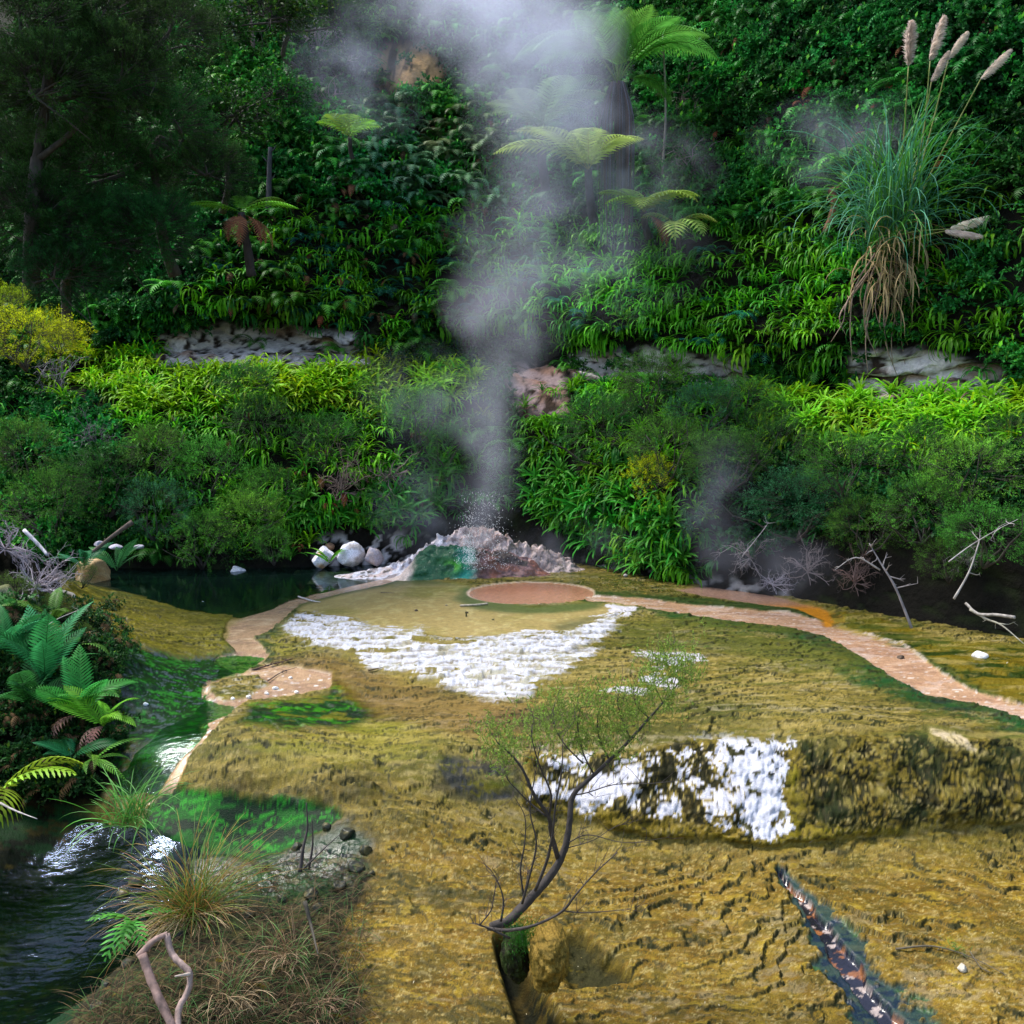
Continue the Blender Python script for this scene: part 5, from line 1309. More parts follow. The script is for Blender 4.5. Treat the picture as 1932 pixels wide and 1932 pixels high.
def cr(u, v, z):
    n = fbm(u * 5, v * 5 + z * 4, 4, 325); n2_ = fbm(u * 11, v * 9 + z * 9, 4, 326)
    c = np.zeros(u.shape + (3,)) + np.array([.60, .46, .42])
    c = mixc(c, (.50, .30, .24), sstep(.5, .8, z) * sstep(-.3, .3, n)); c = mixc(c, (.30, .13, .10), sstep(.45, .8, z) * sstep(.05, .35, n2_) * .7)
    c = mixc(c, (.68, .67, .74), sstep(.1, -.6, u) * sstep(-.4, .1, n)); c = mixc(c, (.26, .19, .17), sstep(.08, .3, n) * .8)
    c = mixc(c, (.05, .05, .03), sstep(.18, .35, n2_) * .8)
    return c
heightfield('sinter_ridge', rc[0], RY, 3.0, .9, 330, 110, zr, cr, M_MOUND, .6, 'lumpy white and pink sinter heap behind the vent', 'rock heap')

# ------------------------------------------------------------------ boulders
def rock(name, dx, dy, wu, hu, dep, col, label, col2=None, seed=0, sub=4, rough=.7, sharp=0, sink=.25, Y=None, group=None):
    import bmesh
    p = hit(dx, dy, 'g')[0] if Y is None else P3(dx, dy, Y)
    m = mpp(p[1]); bm = bmesh.new(); bmesh.ops.create_icosphere(bm, subdivisions=sub, radius=1.0)
    V_ = np.array([v.co[:] for v in bm.verts]); Tt = np.array([[v.index for v in f.verts] for f in bm.faces]); bm.free()
    rs = np.random.default_rng(seed + 50)
    for _ in range(9 + sharp):
        d = unit(rs.normal(0, 1, 3)); h = rs.uniform(.55, .85); k = V_ @ d; V_ = V_ - np.outer(np.maximum(k - h, 0) * .92, d)
    nn = fbm(V_[:, 0] * 1.6 + seed, V_[:, 1] * 1.6 + V_[:, 2] * 1.3, 4, seed); V_ = V_ * (1 + .12 * nn[:, None]) * (1 + .03 * fbm(V_[:, 0] * 9, V_[:, 1] * 9 + V_[:, 2] * 7, 3, seed + 9))[:, None]
    s = np.array([wu * m, dep, hu * m * (1 + sink)])
    C_ = np.tile(np.array(col, float), (len(V_), 1))
    if col2 is not None:
        k = sstep(-.1, .35, fbm(V_[:, 0] * 2 + 5, V_[:, 2] * 2 + V_[:, 1], 3, seed + 3)); C_ = C_ * (1 - k[:, None]) + np.array(col2) * k[:, None]
    o = build_mesh(name, V_ * s, np.zeros((0, 4), np.int64), Tt, C_, M_ROCK, smooth=sub > 2 and not sharp, alpha=rough)
    o.location = tuple(p + [0, 0, hu * m * (1 - sink) * .5]); o.rotation_euler[2] = rs.uniform(-.4, .4)
    tag(o, label, 'rock', group); return o
rock('boulder', 175, 1097, 38, 28, .38, (.50, .36, .20), 'angular orange and green streaked boulder at the far left of the pond', (.42, .24, .10), 1, sharp=5)
rock('boulder', 447, 1090, 20, 15, .2, (.72, .70, .72), 'rounded white boulder standing in the dark pond', (.55, .52, .55), 2)
rock('stone', 482, 1080, 6, 4, .06, (.65, .55, .45), 'tiny pale stone in the pond right of the white boulder', None, 3, 2)
rock('stone', 561, 1084, 7, 6, .08, (.70, .55, .42), 'small pinkish stone beside the bright green weed in the pond', None, 4, 3)
rock('boulder', 612, 1058, 24, 18, .28, (.80, .78, .84), 'white boulder with an orange corner at the pond edge', (.60, .38, .22), 5, Y=19.75)
rock('boulder', 662, 1052, 28, 20, .3, (.82, .80, .88), 'broad white sinter boulder left of the grey one', (.45, .40, .38), 6, Y=19.75)
rock('boulder', 706, 1056, 18, 17, .24, (.34, .31, .36), 'grey boulder on the white sinter left of the mound', (.42, .34, .33), 7, Y=19.6)
rock('boulder', 620, 1034, 12, 8, .15, (.35, .20, .12), 'brown rock above the white boulder at the pond edge', None, 8, 3, Y=20.2)
rock('boulder', 672, 1034, 10, 6, .12, (.75, .74, .8), 'white stone on the dark bank above the broad boulder', None, 9, 3, Y=20.3)
rock('boulder', 780, 1070, 13, 10, .15, (.30, .16, .13), 'dark red rock at the left foot of the mound', (.5, .4, .36), 10, 3)
rock('boulder', 768, 1050, 11, 8, .12, (.40, .22, .16), 'reddish rock on the left shoulder of the mound', None, 11, 3)
rock('boulder', 812, 1032, 14, 7, .12, (.05, .07, .04), 'black mossy rock at the crest left of the vent', (.3, .25, .2), 12, 3)
rock('boulder', 745, 1085, 11, 9, .12, (.34, .26, .28), 'mauve rock at the water line left of the mound', None, 13, 3)
rock('boulder', 218, 1034, 17, 5, .14, (.40, .39, .46), 'pale rock under the left bank, biggest of the row', None, 14, 3, Y=18.8)
rock('boulder', 186, 1028, 11, 5, .1, (.42, .40, .46), 'pale rock under the left bank, leftmost of the row', None, 15, 3, Y=18.8)
rock('boulder', 264, 1034, 12, 4, .1, (.40, .38, .45), 'pale rock under the left bank, rightmost of the row', None, 16, 3, Y=18.8)
rock('boulder', 55, 1165, 22, 26, .25, (.30, .28, .24), 'weathered grey boulder among the ferns of the left bank', (.16, .15, .10), 17, Y=12.0)
rock('boulder', 10, 1150, 40, 30, .35, (.22, .22, .12), 'mossy boulder at the left edge behind the ferns', (.12, .13, .05), 18, Y=12.4)
rock('boulder', 1848, 1238, 16, 8, .12, (.70, .66, .62), 'white stone beyond the orange channel at the right', None, 19, 3)
rock('stone', 1700, 1242, 9, 4, .05, (.10, .07, .05), 'dark stone lying in the orange channel', None, 20, 3)
rock('stone', 1815, 1829, 11, 8, .04, (.50, .45, .36), 'smooth pale pebble on the terraces at the lower right', None, 21, 3)
def crusty(name, dx, dy, wu, hu, dep, Y, c1, c2, label, cat='rock', seed=0, lean=0.0):
    import bmesh
    p = P3(dx, dy, Y); m = mpp(Y); bm = bmesh.new(); bmesh.ops.create_icosphere(bm, subdivisions=6, radius=1.0)
    V_ = np.array([v.co[:] for v in bm.verts]); Tt = np.array([[v.index for v in f.verts] for f in bm.faces]); bm.free()
    x, y, z = V_.T
    V_ = np.sign(V_) * np.abs(V_) ** .8
    k = fbm(x * 1.5 + seed, z * 1.5 + y, 4, seed) * .22 + fbm(x * 5 + y * 3, z * 6 - y * 3, 4, seed + 3) * .12 + fbm(x * 16 + y * 9, z * 18 - y * 7, 3, seed + 5) * .05
    V_ = V_ * (1 + k)[:, None]; V_[:, 0] += lean * V_[:, 2]
    q = sstep(-.15, .3, fbm(x * 4 + 3, z * 5 + y * 2, 4, seed + 7) - .25 * z)
    C_ = np.array(c1) * (1 - q[:, None]) + np.array(c2) * q[:, None]
    o = build_mesh(name, V_ * [wu * m, dep, hu * m], np.zeros((0, 4), np.int64), Tt, C_, M_TERR, alpha=.6); o.location = tuple(p); tag(o, label, cat); return o
crusty('boulder', 1035, 1800, 36, 56, .24, 6.30, (.21, .135, .025), (.10, .07, .012), 'rounded ochre crusted boulder beside the foot of the young tree', seed=22)
crusty('stump', 972, 1800, 27, 50, .15, 6.50, (.025, .04, .010), (.012, .012, .006), 'mossy dark stump that carries the young tree', 'stump', 23, -.15)
for k, (x, y, s, c) in enumerate([(1180,1087,5,(.7,.6,.55)), (1300,1101,5,(.7,.66,.66)), (383,1142,8,(.5,.52,.55)), (275,1330,6,(.45,.5,.55)), (880,1157,4,(.1,.07,.05)), (785,1153,4,(.1,.08,.06)), (842,1143,3,(.3,.25,.18)), (930,1170,3,(.1,.1,.05)), (520,1300,7,(.8,.78,.74)), (548,1280,5,(.75,.7,.65)), (470,1316,6,(.8,.78,.72)), (560,1307,5,(.8,.75,.7)), (503,1310,5,(.8,.77,.72)), (440,1319,5,(.8,.78,.72))]):
    rock('stone', x, y, s, s * .6, s * mpp(14) * .8, c, ['small pinkish stone on the dark rim right of the mound', 'whitish stone at the head of the upper right channel', 'grey stone in the shallow left of the orange channel', 'grey stone in the green stream', 'dark fleck of rock on the flat right of the lone leaf', 'dark fleck of rock on the flat, leftmost', 'tiny brown stone on the flat above the white terraces', 'tiny dark stone low on the flat', 'white stone low in the peach coloured lobe', 'white stone high in the peach coloured lobe', 'white stone at the lower left of the peach lobe', 'white stone at the lower right of the peach lobe', 'white stone in the middle of the lower rim of the peach lobe', 'white stone at the neck of the peach lobe'][k], None, 30 + k, 2)

for k, (x, y, s) in enumerate([(655,1575,16),(690,1605,13),(672,1640,18),(640,1672,15),(585,1692,20),(530,1700,14),(470,1728,18),(410,1742,13),(340,1765,16),(290,1790,13),(245,1822,18),(200,1860,14),(615,1562,11),(560,1600,12),(700,1650,9),(500,1640,10),(180,1900,16),(600,1715,12),(262,1668,20),(235,1690,16)]):
    rock('stream_stone', x, y, s, s * .55, s * mpp(7.3) * 1.0, (.03, .032, .022), 'dark wet stone at the edge of the stream in the lower left', (.10, .085, .035), 60 + k, 4, .35, group='dark wet stones along the stream edge', sink=.5)
# leaf scraps, shells of crust and grit strewn over the terraces
g = Geo()
for k in range(520):
    x = RNG.uniform(380, 1930); y = RNG.uniform(1150, 1930)
    if x < 700 and y > 1480 or inpoly([(980,1400),(1940,1380),(1940,1560),(1440,1600),(980,1540)], x, y): continue
    p, nn = hit(x, y, 'g'); l = RNG.uniform(.006, .02) * (1.6 if RNG.random() < .1 else 1); a = RNG.uniform(0, 6.3)
    d = np.array([math.cos(a), math.sin(a), .25]); s = np.array([-math.sin(a), math.cos(a), .1]) * RNG.uniform(.25, .6)
    g.add([p + [0, 0, .004], p + d * l * .5 + s * l * .5 + [0, 0, .008], p + d * l + [0, 0, .006], p + d * l * .5 - s * l * .5 + [0, 0, .012]], Q=[(0, 1, 2, 3)], C=[(.05, .035, .02), (.45, .40, .28), (.12, .08, .03), (.03, .03, .015), (.30, .22, .08)][RNG.integers(0, 5)])
tag(g.build('leaf_scraps', M_DEAD, smooth=False), 'tiny leaf scraps and crust flakes strewn over the terraces', 'litter', kind='stuff')

# ---- sticks and fallen branches
def stick(pts, r, label, name='stick', col=(.22, .17, .13), cat='branch', Y=None, fork=0, lift=.02, taper=.3, n=5, jit=.1, flatY=False, group=None):
    Q = []
    for q in pts:
        if len(q) == 3: Q.append(P3(*q))
        elif Y: Q.append(P3(q[0], q[1], Y))
        else: Q.append(hit(*q, 'g')[0] + [0, 0, lift])
    g = Geo(); sp = smooth_path(Q, n); tube(g, sp, np.linspace(r, r * taper, len(sp)), 8 if r > .02 else 5, col, jit=jit)
    for k in range(fork):
        i = RNG.integers(len(sp) // 3, len(sp) - 1); d = unit(sp[i] - sp[i - 1] + RNG.normal(0, .6, 3)); l = RNG.uniform(.15, .5) * np.linalg.norm(sp[-1] - sp[0]) * .5
        s2 = smooth_path([sp[i], sp[i] + d * l * .5 + RNG.normal(0, .05, 3) * l, sp[i] + d * l + RNG.normal(0, .12, 3) * l], 3)
        tube(g, s2, np.linspace(r * .5, r * .1, len(s2)), 4, col)
        for _ in range(2):
            j = RNG.integers(2, len(s2)); d2 = unit(d + RNG.normal(0, .7, 3)); tube(g, [s2[j], s2[j] + d2 * l * .35], [r * .22, r * .08], 3, col, cap=False)
    tag(g.build(name, M_BARK, origin=Q[0]), label, cat, group); return sp
stick([(268,1800,5.5),(282,1840,5.45),(298,1880,5.38),(330,1945,5.3)], .026, 'thick pinkish bent limb at the bottom left, left arm of the pair', col=(.27,.17,.14), taper=.95, name='branch')
stick([(262,1806,5.52),(290,1775,5.56),(316,1762,5.6)], .023, 'short upper arm of the bent limb at the bottom left', col=(.26,.17,.14), taper=.75, name='branch')
stick([(314,1762,5.6),(325,1800,5.55),(345,1822,5.5),(358,1838,5.48),(354,1872,5.44),(337,1905,5.38),(336,1945,5.3)], .020, 'right arm of the bent limb at the bottom left, crooked and peeling', col=(.30,.21,.18), taper=1.0, name='branch')
stick([(358,1838,5.47),(330,1842,5.4)], .014, 'stub twig on the crooked limb at the bottom left', col=(.5,.4,.33))
stick([(566,1645,7.9),(572,1600,7.95),(580,1560,8.0),(578,1515,8.0)], .018, 'dark upright stick stump beside the green stream', col=(.07,.055,.05))
stick([(583,1640,7.9),(590,1590,7.9),(588,1540,7.9)], .012, 'second dark upright stick stump just right of the tall one', col=(.08,.06,.055))
stick([(572,1640,7.85),(600,1612,7.8),(640,1575,7.8)], .010, 'leaning dead stick at the stick stumps', col=(.09,.075,.07))
stick([(575,1700,7.0),(588,1750,6.9),(600,1800,6.6)], .018, 'blackened stick lying on the grassy slope', col=(.06,.05,.035))
stick([(1915,1165,12.2),(1880,1160,12.4),(1845,1158,12.6),(1822,1138,12.8)], .022, 'pale bent branch reaching over the water at the right edge', col=(.30,.27,.24), taper=.8, name='branch')
stick([(1830,1150,12.7),(1862,1168,12.5),(1890,1180,12.3),(1932,1215,12.0)], .020, 'second pale branch at the right edge, slanting down to the water', col=(.30,.28,.22), fork=3, name='branch')
stick([(1720,1185,13.6),(1690,1110,13.7),(1660,1060,13.8),(1640,1025,13.9)], .022, 'grey dead trunk standing in the dark hollow', col=(.25,.22,.22), fork=8, name='dead_branch')
stick([(1660,1075,13.7),(1615,1052,13.6),(1575,1075,13.5)], .014, 'curved grey branch in the dark hollow, arching left', col=(.32,.29,.28), fork=5, name='dead_branch')
stick([(1800,1130,13.0),(1828,1080,13.1),(1845,1030,13.2),(1850,1010,13.2)], .018, 'pale stem rising to the nest like tangle at right', col=(.34,.31,.28), fork=4, name='dead_branch')
stick([(1790,1060,13.2),(1830,1030,13.2),(1880,1000,13.0),(1920,980,12.9)], .010, 'thin pale twig through the nest like tangle', col=(.42,.38,.38), fork=6, name='dead_branch')
stick([(1400,1050,15.4),(1440,1000,15.4),(1450,985,15.4)], .010, 'thin pale dead sprig left in the dark hollow', col=(.36,.33,.33), fork=6, name='dead_branch')
stick([(45,1000,16.5),(75,1030,16.4),(90,1048,16.3)], .035, 'white stripped log end above the left pond', col=(.55,.52,.55), taper=.7, name='log')
stick([(250,985,18.3),(215,1010,18.2),(170,1045,18.0)], .05, 'dark brown fallen trunk under the left bank', col=(.10,.07,.055), taper=.6, name='log', fork=3)
stick([(110,1115,15.0),(140,1125,14.8),(120,1145,14.7),(112,1165,14.6)], .035, 'grey crooked log at the left end of the pond', col=(.22,.21,.19), taper=.6, name='log', fork=4)
stick([(563,1128),(590,1136),(605,1138)], .018, 'small driftwood stick at the head of the orange channel', col=(.5,.47,.45))
stick([(868,1145),(905,1143),(920,1141)], .018, 'bleached stick lying on the wet flat below the mound', col=(.5,.42,.32), taper=.8)
stick([(718,1120),(745,1121)], .009, 'thin dark stick on the flat left of the bleached one', col=(.18,.14,.1))
stick([(880,1166,14.35),(879,1152,14.35)], .018, 'upright dark leaf scrap on the wet flat', col=(.06,.06,.02), name='leaf')
stick([(475,1268),(510,1257),(552,1246)], .014, 'dark twiggy branch lying across the peach coloured lobe', col=(.07,.035,.03), fork=9, name='branch')
stick([(505,1288),(530,1272),(560,1262)], .009, 'short forked twig in the peach coloured lobe', col=(.09,.06,.05), fork=4)
stick([(695,1268),(722,1262)], .014, 'brown stick at the lower left of the white terraces', col=(.12,.08,.04))
stick([(0,1515,8.4),(30,1530,8.3),(70,1545,8.2)], .012, 'pale thin stick at the left edge above the dark stream', col=(.45,.40,.38))
stick([(0,1310,10.2),(50,1240,10.4),(90,1180,10.6),(150,1150,10.9)], .010, 'long thin pale stem slanting over the left ferns', col=(.42,.36,.34), fork=3)
stick([(1690,1795),(1760,1790),(1830,1810),(1900,1845)], .009, 'long thin dark twig on the terraces at the lower right', col=(.10,.08,.05), fork=4)
stick([(1830,1800),(1850,1830),(1870,1840)], .006, 'short twig crossing the long one at the lower right', col=(.10,.08,.05), fork=2)

# ------------------------------------------------------------------ young tree in front
TB = P3(962, 1762, 6.55); tr_root = empty('young_tree', TB)
def tp(x, y, Y): return P3(x, y, Y) - TB
g = Geo(); main = smooth_path([tp(925,1748,6.5), tp(962,1735,6.55), tp(1005,1690,6.6), tp(1040,1650,6.65), tp(1066,1600,6.7), tp(1075,1545,6.75), tp(1082,1500,6.8), tp(1125,1458,6.85), tp(1180,1405,6.9), tp(1225,1355,6.95), tp(1262,1312,7.0), tp(1300,1262,7.05)], 5)
rr = np.interp(np.linspace(0, 1, len(main)), [0, .1, .35, .5, .7, 1], [.026, .034, .026, .020, .013, .003])
tube(g, main, rr, 9, (.045, .036, .032), jit=.14); g.build('trunk', M_BARK, tr_root)
BRS = [
 ([(1052,1618,6.68),(1040,1570,6.6),(1035,1540,6.55),(1008,1500,6.5),(985,1450,6.5),(960,1420,6.5),(938,1400,6.5)], .020),
 ([(1010,1680,6.55),(1030,1630,6.5),(1042,1580,6.45),(1048,1520,6.4),(1060,1450,6.4),(1062,1390,6.4)], .012),
 ([(985,1705,6.5),(1000,1650,6.45),(1012,1590,6.4),(1000,1530,6.4),(1010,1460,6.4),(1020,1400,6.4)], .009),
 ([(1035,1545,6.55),(1040,1500,6.5),(1020,1450,6.45),(1005,1400,6.4),(1003,1370,6.4)], .009),
 ([(1030,1540,6.55),(1000,1515,6.6),(975,1490,6.6),(955,1465,6.6),(950,1430,6.6)], .008),
 ([(988,1690,6.5),(982,1640,6.5),(990,1590,6.5),(990,1540,6.5),(968,1500,6.5)], .008),
 ([(945,1738,6.45),(950,1700,6.45),(940,1665,6.45),(925,1640,6.45)], .009),
 ([(985,1700,6.6),(988,1690,6.6),(996,1650,6.6)], .006),
 ([(920,1752,6.35),(960,1755,6.3),(1010,1745,6.2),(1060,1720,6.15),(1085,1690,6.1),(1120,1650,6.1),(1165,1608,6.1)], .014),
 ([(1060,1718,6.15),(1100,1722,6.1),(1160,1718,6.1),(1200,1712,6.1)], .005),
 ([(962,1770,6.3),(930,1755,6.25),(905,1745,6.2),(890,1740,6.2)], .009),
 ([(905,1745,6.2),(925,1720,6.2),(930,1700,6.2),(938,1650,6.2)], .006),
 ([(1085,1500,6.8),(1110,1495,6.7),(1160,1480,6.6),(1230,1478,6.5),(1300,1470,6.5)], .006),
 ([(1072,1590,6.7),(1110,1575,6.6),(1180,1590,6.5),(1260,1580,6.4)], .005),
 ([(1070,1600,6.7),(1120,1585,6.8),(1160,1560,6.8),(1215,1545,6.8)], .004),
 ([(1120,1460,6.85),(1100,1420,6.8),(1090,1370,6.8),(1095,1335,6.8)], .008),
 ([(1150,1435,6.9),(1130,1390,6.9),(1128,1350,6.9),(1140,1320,6.9)], .008),
 ([(1190,1395,6.9),(1175,1360,6.9),(1165,1325,6.9),(1170,1300,6.9)], .007),
 ([(1225,1355,6.95),(1200,1330,6.95),(1195,1300,6.95)], .006),
 ([(1250,1325,7.0),(1235,1290,7.0),(1240,1255,7.0)], .005),
 ([(1270,1300,7.0),(1280,1250,7.0),(1270,1220,7.0)], .004),
 ([(1100,1440,6.83),(1070,1410,6.7),(1050,1380,6.7),(1040,1350,6.7)], .006),
]
TIPS = []
for pts, r in BRS:
    g = Geo(); sp = smooth_path([tp(*q) for q in pts], 4); tube(g, sp, np.linspace(r, r * .25, len(sp)), 6, (.05, .04, .035), jit=.1)
    for k in range(int(5 + len(sp) * .35)):
        i = RNG.integers(2, len(sp)); d = unit((sp[i] - sp[i - 1]) / np.linalg.norm(sp[i] - sp[i - 1]) + RNG.normal(0, .7, 3) + [0, 0, .5]); l = RNG.uniform(.06, .22)
        q = [sp[i], sp[i] + d * l * .5 + RNG.normal(0, .02, 3), sp[i] + d * l + RNG.normal(0, .03, 3) + [0, 0, .02]]
        tube(g, q, [.0028, .002, .001], 3, (.07, .05, .045), cap=False)
    g.build('branch', M_TWIG, tr_root)
g = Geo(); tw = Geo()
CL = [(940,1400,30,.9),(925,1380,22,.8),(960,1410,22,.9),(950,1440,18,.7),(1000,1370,26,.8),(1030,1350,32,1),(1060,1365,36,1),(1090,1345,38,1.2),(1120,1360,38,1.3),(1150,1385,36,1.3),(1110,1400,34,1.1),(1160,1340,34,1.2),(1190,1330,32,1.1),(1200,1365,28,1),(1080,1395,28,.9),(1130,1320,28,.9),(1210,1310,26,1),(1240,1300,30,1.1),(1260,1270,32,1.1),(1235,1260,26,.8),(1285,1285,26,.8),(1280,1245,28,.9),(1265,1330,20,.7),(1295,1265,20,.8),(1060,1330,22,.6),(1010,1395,20,.6),(1170,1420,20,.7),(1255,1235,20,.6)]
for x, y, s, dn in CL:
    for k in range(int(64 * dn)):
        Y_ = 6.85 + RNG.normal(0, .12) - (.3 if x < 1010 else 0); c = tp(x + RNG.normal(0, s * .8), y + RNG.normal(0, s * .7), Y_)
        ax = unit(RNG.normal(0, .6, 3) + [0, 0, .75]); sl = RNG.uniform(.05, .12); tube(tw, [c, c + ax * sl], [.0016, .0007], 3, (.09, .07, .04), cap=False)
        n = 22; u = RNG.random(n); base = c + np.outer(u * sl, ax); dirs = RNG.normal(0, .8, (n, 3)) + ax * .8; dirs /= np.linalg.norm(dirs, axis=1, keepdims=True)
        side = np.cross(dirs, RNG.normal(0, 1, (n, 3))); side /= np.linalg.norm(side, axis=1, keepdims=True); l = RNG.uniform(.010, .022, (n, 1)); w = l * .20
        V_ = np.stack([base - side * w, base + dirs * l * .6, base + dirs * l, base + side * w], 1).reshape(-1, 3)
        g.add(V_, np.arange(n * 4).reshape(-1, 4), C=np.array((.30, .48, .08)) * np.repeat(RNG.uniform(.5, 1.5, n), 4)[:, None])
g.build('foliage', M_FINE, tr_root); tw.build('twig', M_TWIG, tr_root)
tag(tr_root, 'young leaning tree with a sparse feathery green crown in the foreground', 'tree')
# moss tuft at its foot
g = Geo()
for k in range(1500):
    x, y = 990 + RNG.normal(0, 16), 1765 + RNG.normal(0, 16); p = P3(x, y, 6.33 + RNG.normal(0, .03)); d = unit(RNG.normal(0, .8, 3) + [0, 0, .6]); s = unit(np.cross(d, [0, 1, 0.1])) * .002
    g.add([p - s, p + s, p + d * RNG.uniform(.01, .03)], T=[(0, 1, 2)], C=np.array((.03, .16, .012)) * RNG.uniform(.5, 1.5))
tag(g.build('moss', M_GRASS), 'bright moss tuft at the foot of the young tree', 'moss', kind='stuff')

# ------------------------------------------------------------------ grass tussocks and ferns close by
def tussock(dx, dy, n, L, W, label, tints, name='grass_tussock', e=(.5, 1.45), Y=None, dead=0):
    p = hit(dx, dy, 'g')[0] if Y is None else P3(dx, dy, Y); root = empty(name, p); g = Geo()
    for k in range(n):
        A = strap(L * RNG.uniform(.35, 1.15), W * RNG.uniform(.7, 1.3), RNG.uniform(*e), RNG.uniform(.4, 2.0), RNG.uniform(0, 6.3), n=8, jag=0, tone=RNG.uniform(.6, 1.4), fold=.5)
        g.join(A, None, RNG.normal(0, .06, 3) * [1, .8, .1], tints[RNG.integers(0, len(tints))])
    g.build('grass_blades', M_GRASS, root)
    if dead:
        g = Geo()
        for k in range(dead):
            A = strap(L * RNG.uniform(.3, .9), W * 1.1, RNG.uniform(-.1, .9), RNG.uniform(1.2, 2.2), RNG.uniform(-3.1, 0), n=7, jag=0, tone=RNG.uniform(.6, 1.4), fold=.3)
            g.join(A, None, RNG.normal(0, .08, 3) * [1, .8, .2] + [0, -.02, .02], (.42, .30, .18))
        g.build('dead_blades', M_DEAD, root)
    tag(root, label, 'grass')
tussock(365, 1745, 420, .95, .0055, 'large wispy grass tussock with yellow and straw blades at the lower left', [(.16, .26, .03), (.34, .26, .04), (.10, .24, .04), (.36, .20, .05)], dead=160)
tussock(245, 1560, 90, .62, .008, 'smaller bright green tussock on the rock above the pinnate fern', [(.08, .34, .04), (.10, .32, .06)], Y=7.3)
tussock(540, 1810, 60, .4, .004, 'thin creeping grass on the slope at the bottom left of centre', [(.12, .26, .06), (.3, .2, .1)], dead=60)
tussock(430, 1890, 70, .4, .004, 'thin dry grass at the bottom edge right of the bent limb', [(.12, .26, .06), (.3, .2, .1)], dead=90)
tussock(610, 1900, 60, .3, .004, 'small dry grass tuft at the bottom edge, left of the ochre slope', [(.12, .22, .06), (.3, .2, .1)], dead=60)
tussock(1800, 1790, 60, .07, .003, 'tiny green tuft beside the long dark twig at the lower right', [(.06, .22, .04)])
# straw and roots over the lower left slope
g = Geo()
for k in range(5200):
    x = RNG.uniform(140, 690); y = RNG.uniform(1640, 1960)
    if y < 1960 - (x - 100) * .9: continue
    p = hit(x, y, 'g')[0] + [0, 0, .01]; A = strap(RNG.uniform(.08, .35), .004, RNG.uniform(.05, .9), RNG.uniform(.3, 2), RNG.uniform(0, 6.3), n=5, jag=0, fold=.2)
    g.join(A, None, p, np.array([(.20, .14, .07), (.06, .14, .04), (.10, .065, .035), (.04, .04, .02)][RNG.integers(0, 4)]) * RNG.uniform(.5, 1.3))
tag(g.build('dry_grass', M_DEAD), 'matted straw and creeping grass over the lower left slope', 'grass', kind='stuff')

def near_fern(dx, dy, Y, nf, L, label, tint, W=.36, n=20, spread=3.1, e=(.7, 1.4), dr=(.7, 1.6), name='sword_fern', az0=-math.pi / 2, seg=3, pw=None, deadf=0, peak=.42, pd=.4):
    p = P3(dx, dy, Y); gz = ground_z(p[0], p[1]); p[2] = max(min(p[2], gz + .3), gz) if gz > -5 else p[2]
    root = empty(name, p)
    for k in range(nf):
        l = L * RNG.uniform(.75, 1.15)
        A = pinnate(l, l * W, RNG.uniform(*e), RNG.uniform(*dr), az0 + RNG.uniform(-spread, spread), n=n, seg=seg, tone=RNG.uniform(.7, 1.25), stipe=.1, pdroop=pd, sweep=.45, pw=pw, twist=RNG.normal(0, .35), peak=peak)
        build_mesh('frond', A[0], A[1], A[2], A[3] * np.array(tint) * RNG.uniform(.8, 1.2), M_FERN, root)
    for k in range(deadf):
        A = pinnate(L * .6, L * .2, .2, 2.0, az0 + RNG.uniform(-1, 1), n=10, seg=2, pdroop=1.0); build_mesh('dead_frond', A[0], A[1], A[2], A[3] * np.array((.28, .15, .12)), M_DEAD, root)
    tag(root, label, 'fern'); return root
FG, FB, FY = (.06, .32, .05), (.035, .24, .075), (.18, .48, .03)
near_fern(85, 1290, 10.3, 9, .95, 'large upright blue green sword fern on the left bank', FB, e=(1.0, 1.5), dr=(.3, 1.0), W=.42)
near_fern(60, 1330, 10.0, 8, .85, 'dark sword fern below and left of the large upright one', (.03, .15, .04), e=(.6, 1.3), W=.42)
near_fern(20, 1270, 10.6, 7, .8, 'sword fern at the left edge of the bank', FB, e=(.7, 1.4), W=.4)
near_fern(150, 1350, 9.9, 9, .7, 'green sword fern leaning over the green stream', FG, e=(.8, 1.4), W=.42, deadf=2)
near_fern(195, 1370, 9.7, 8, .62, 'light green sword fern at the tip of the left bank', FY, e=(.6, 1.3), W=.42, deadf=3)
near_fern(135, 1430, 9.4, 6, .5, 'deep green fern in the middle of the left bank', (.02, .18, .05), e=(.3, 1.0), W=.5)
near_fern(175, 1420, 9.3, 6, .5, 'small ladder fern hanging over the bank foot', (.12, .30, .03), e=(.2, .8), W=.22, n=18, pw=.02)
near_fern(100, 1180, 11.4, 6, .6, 'yellowish fern beside the grey boulder on the left bank', (.10, .24, .03), e=(.5, 1.2))
near_fern(130, 1230, 11.0, 7, .55, 'feathery light fern at the right shoulder of the left bank', (.10, .28, .04), e=(.5, 1.2), n=16)
near_fern(30, 1200, 11.2, 6, .6, 'green fern in front of the mossy boulder', (.05, .2, .04), e=(.5, 1.2))
near_fern(-10, 1360, 9.0, 6, 1.0, 'yellow green bracken spilling in from the left edge', (.26, .42, .03), W=.62, n=13, e=(.5, .9), dr=(1.1, 1.8), spread=1.2, az0=-.9, name='bracken', seg=5, pw=.05, pd=.7)
near_fern(245, 1630, 7.2, 7, .36, 'small pinnate fern hanging from the rock in the dark stream', (.10, .36, .05), W=.6, n=8, e=(.1, .9), dr=(.8, 1.6), pw=.035, spread=1.8)
near_fern(215, 960, 18.0, 7, .8, 'spreading fern beside the fallen trunk under the left bank', (.05, .22, .06), W=.3)
near_fern(155, 980, 17.8, 6, .8, 'bluish fern left of the fallen trunk', (.03, .18, .07), W=.3)
near_fern(620, 985, 19.2, 10, .6, 'small upright bright fern above the white boulders', (.12, .36, .02), W=.12, pw=.04)
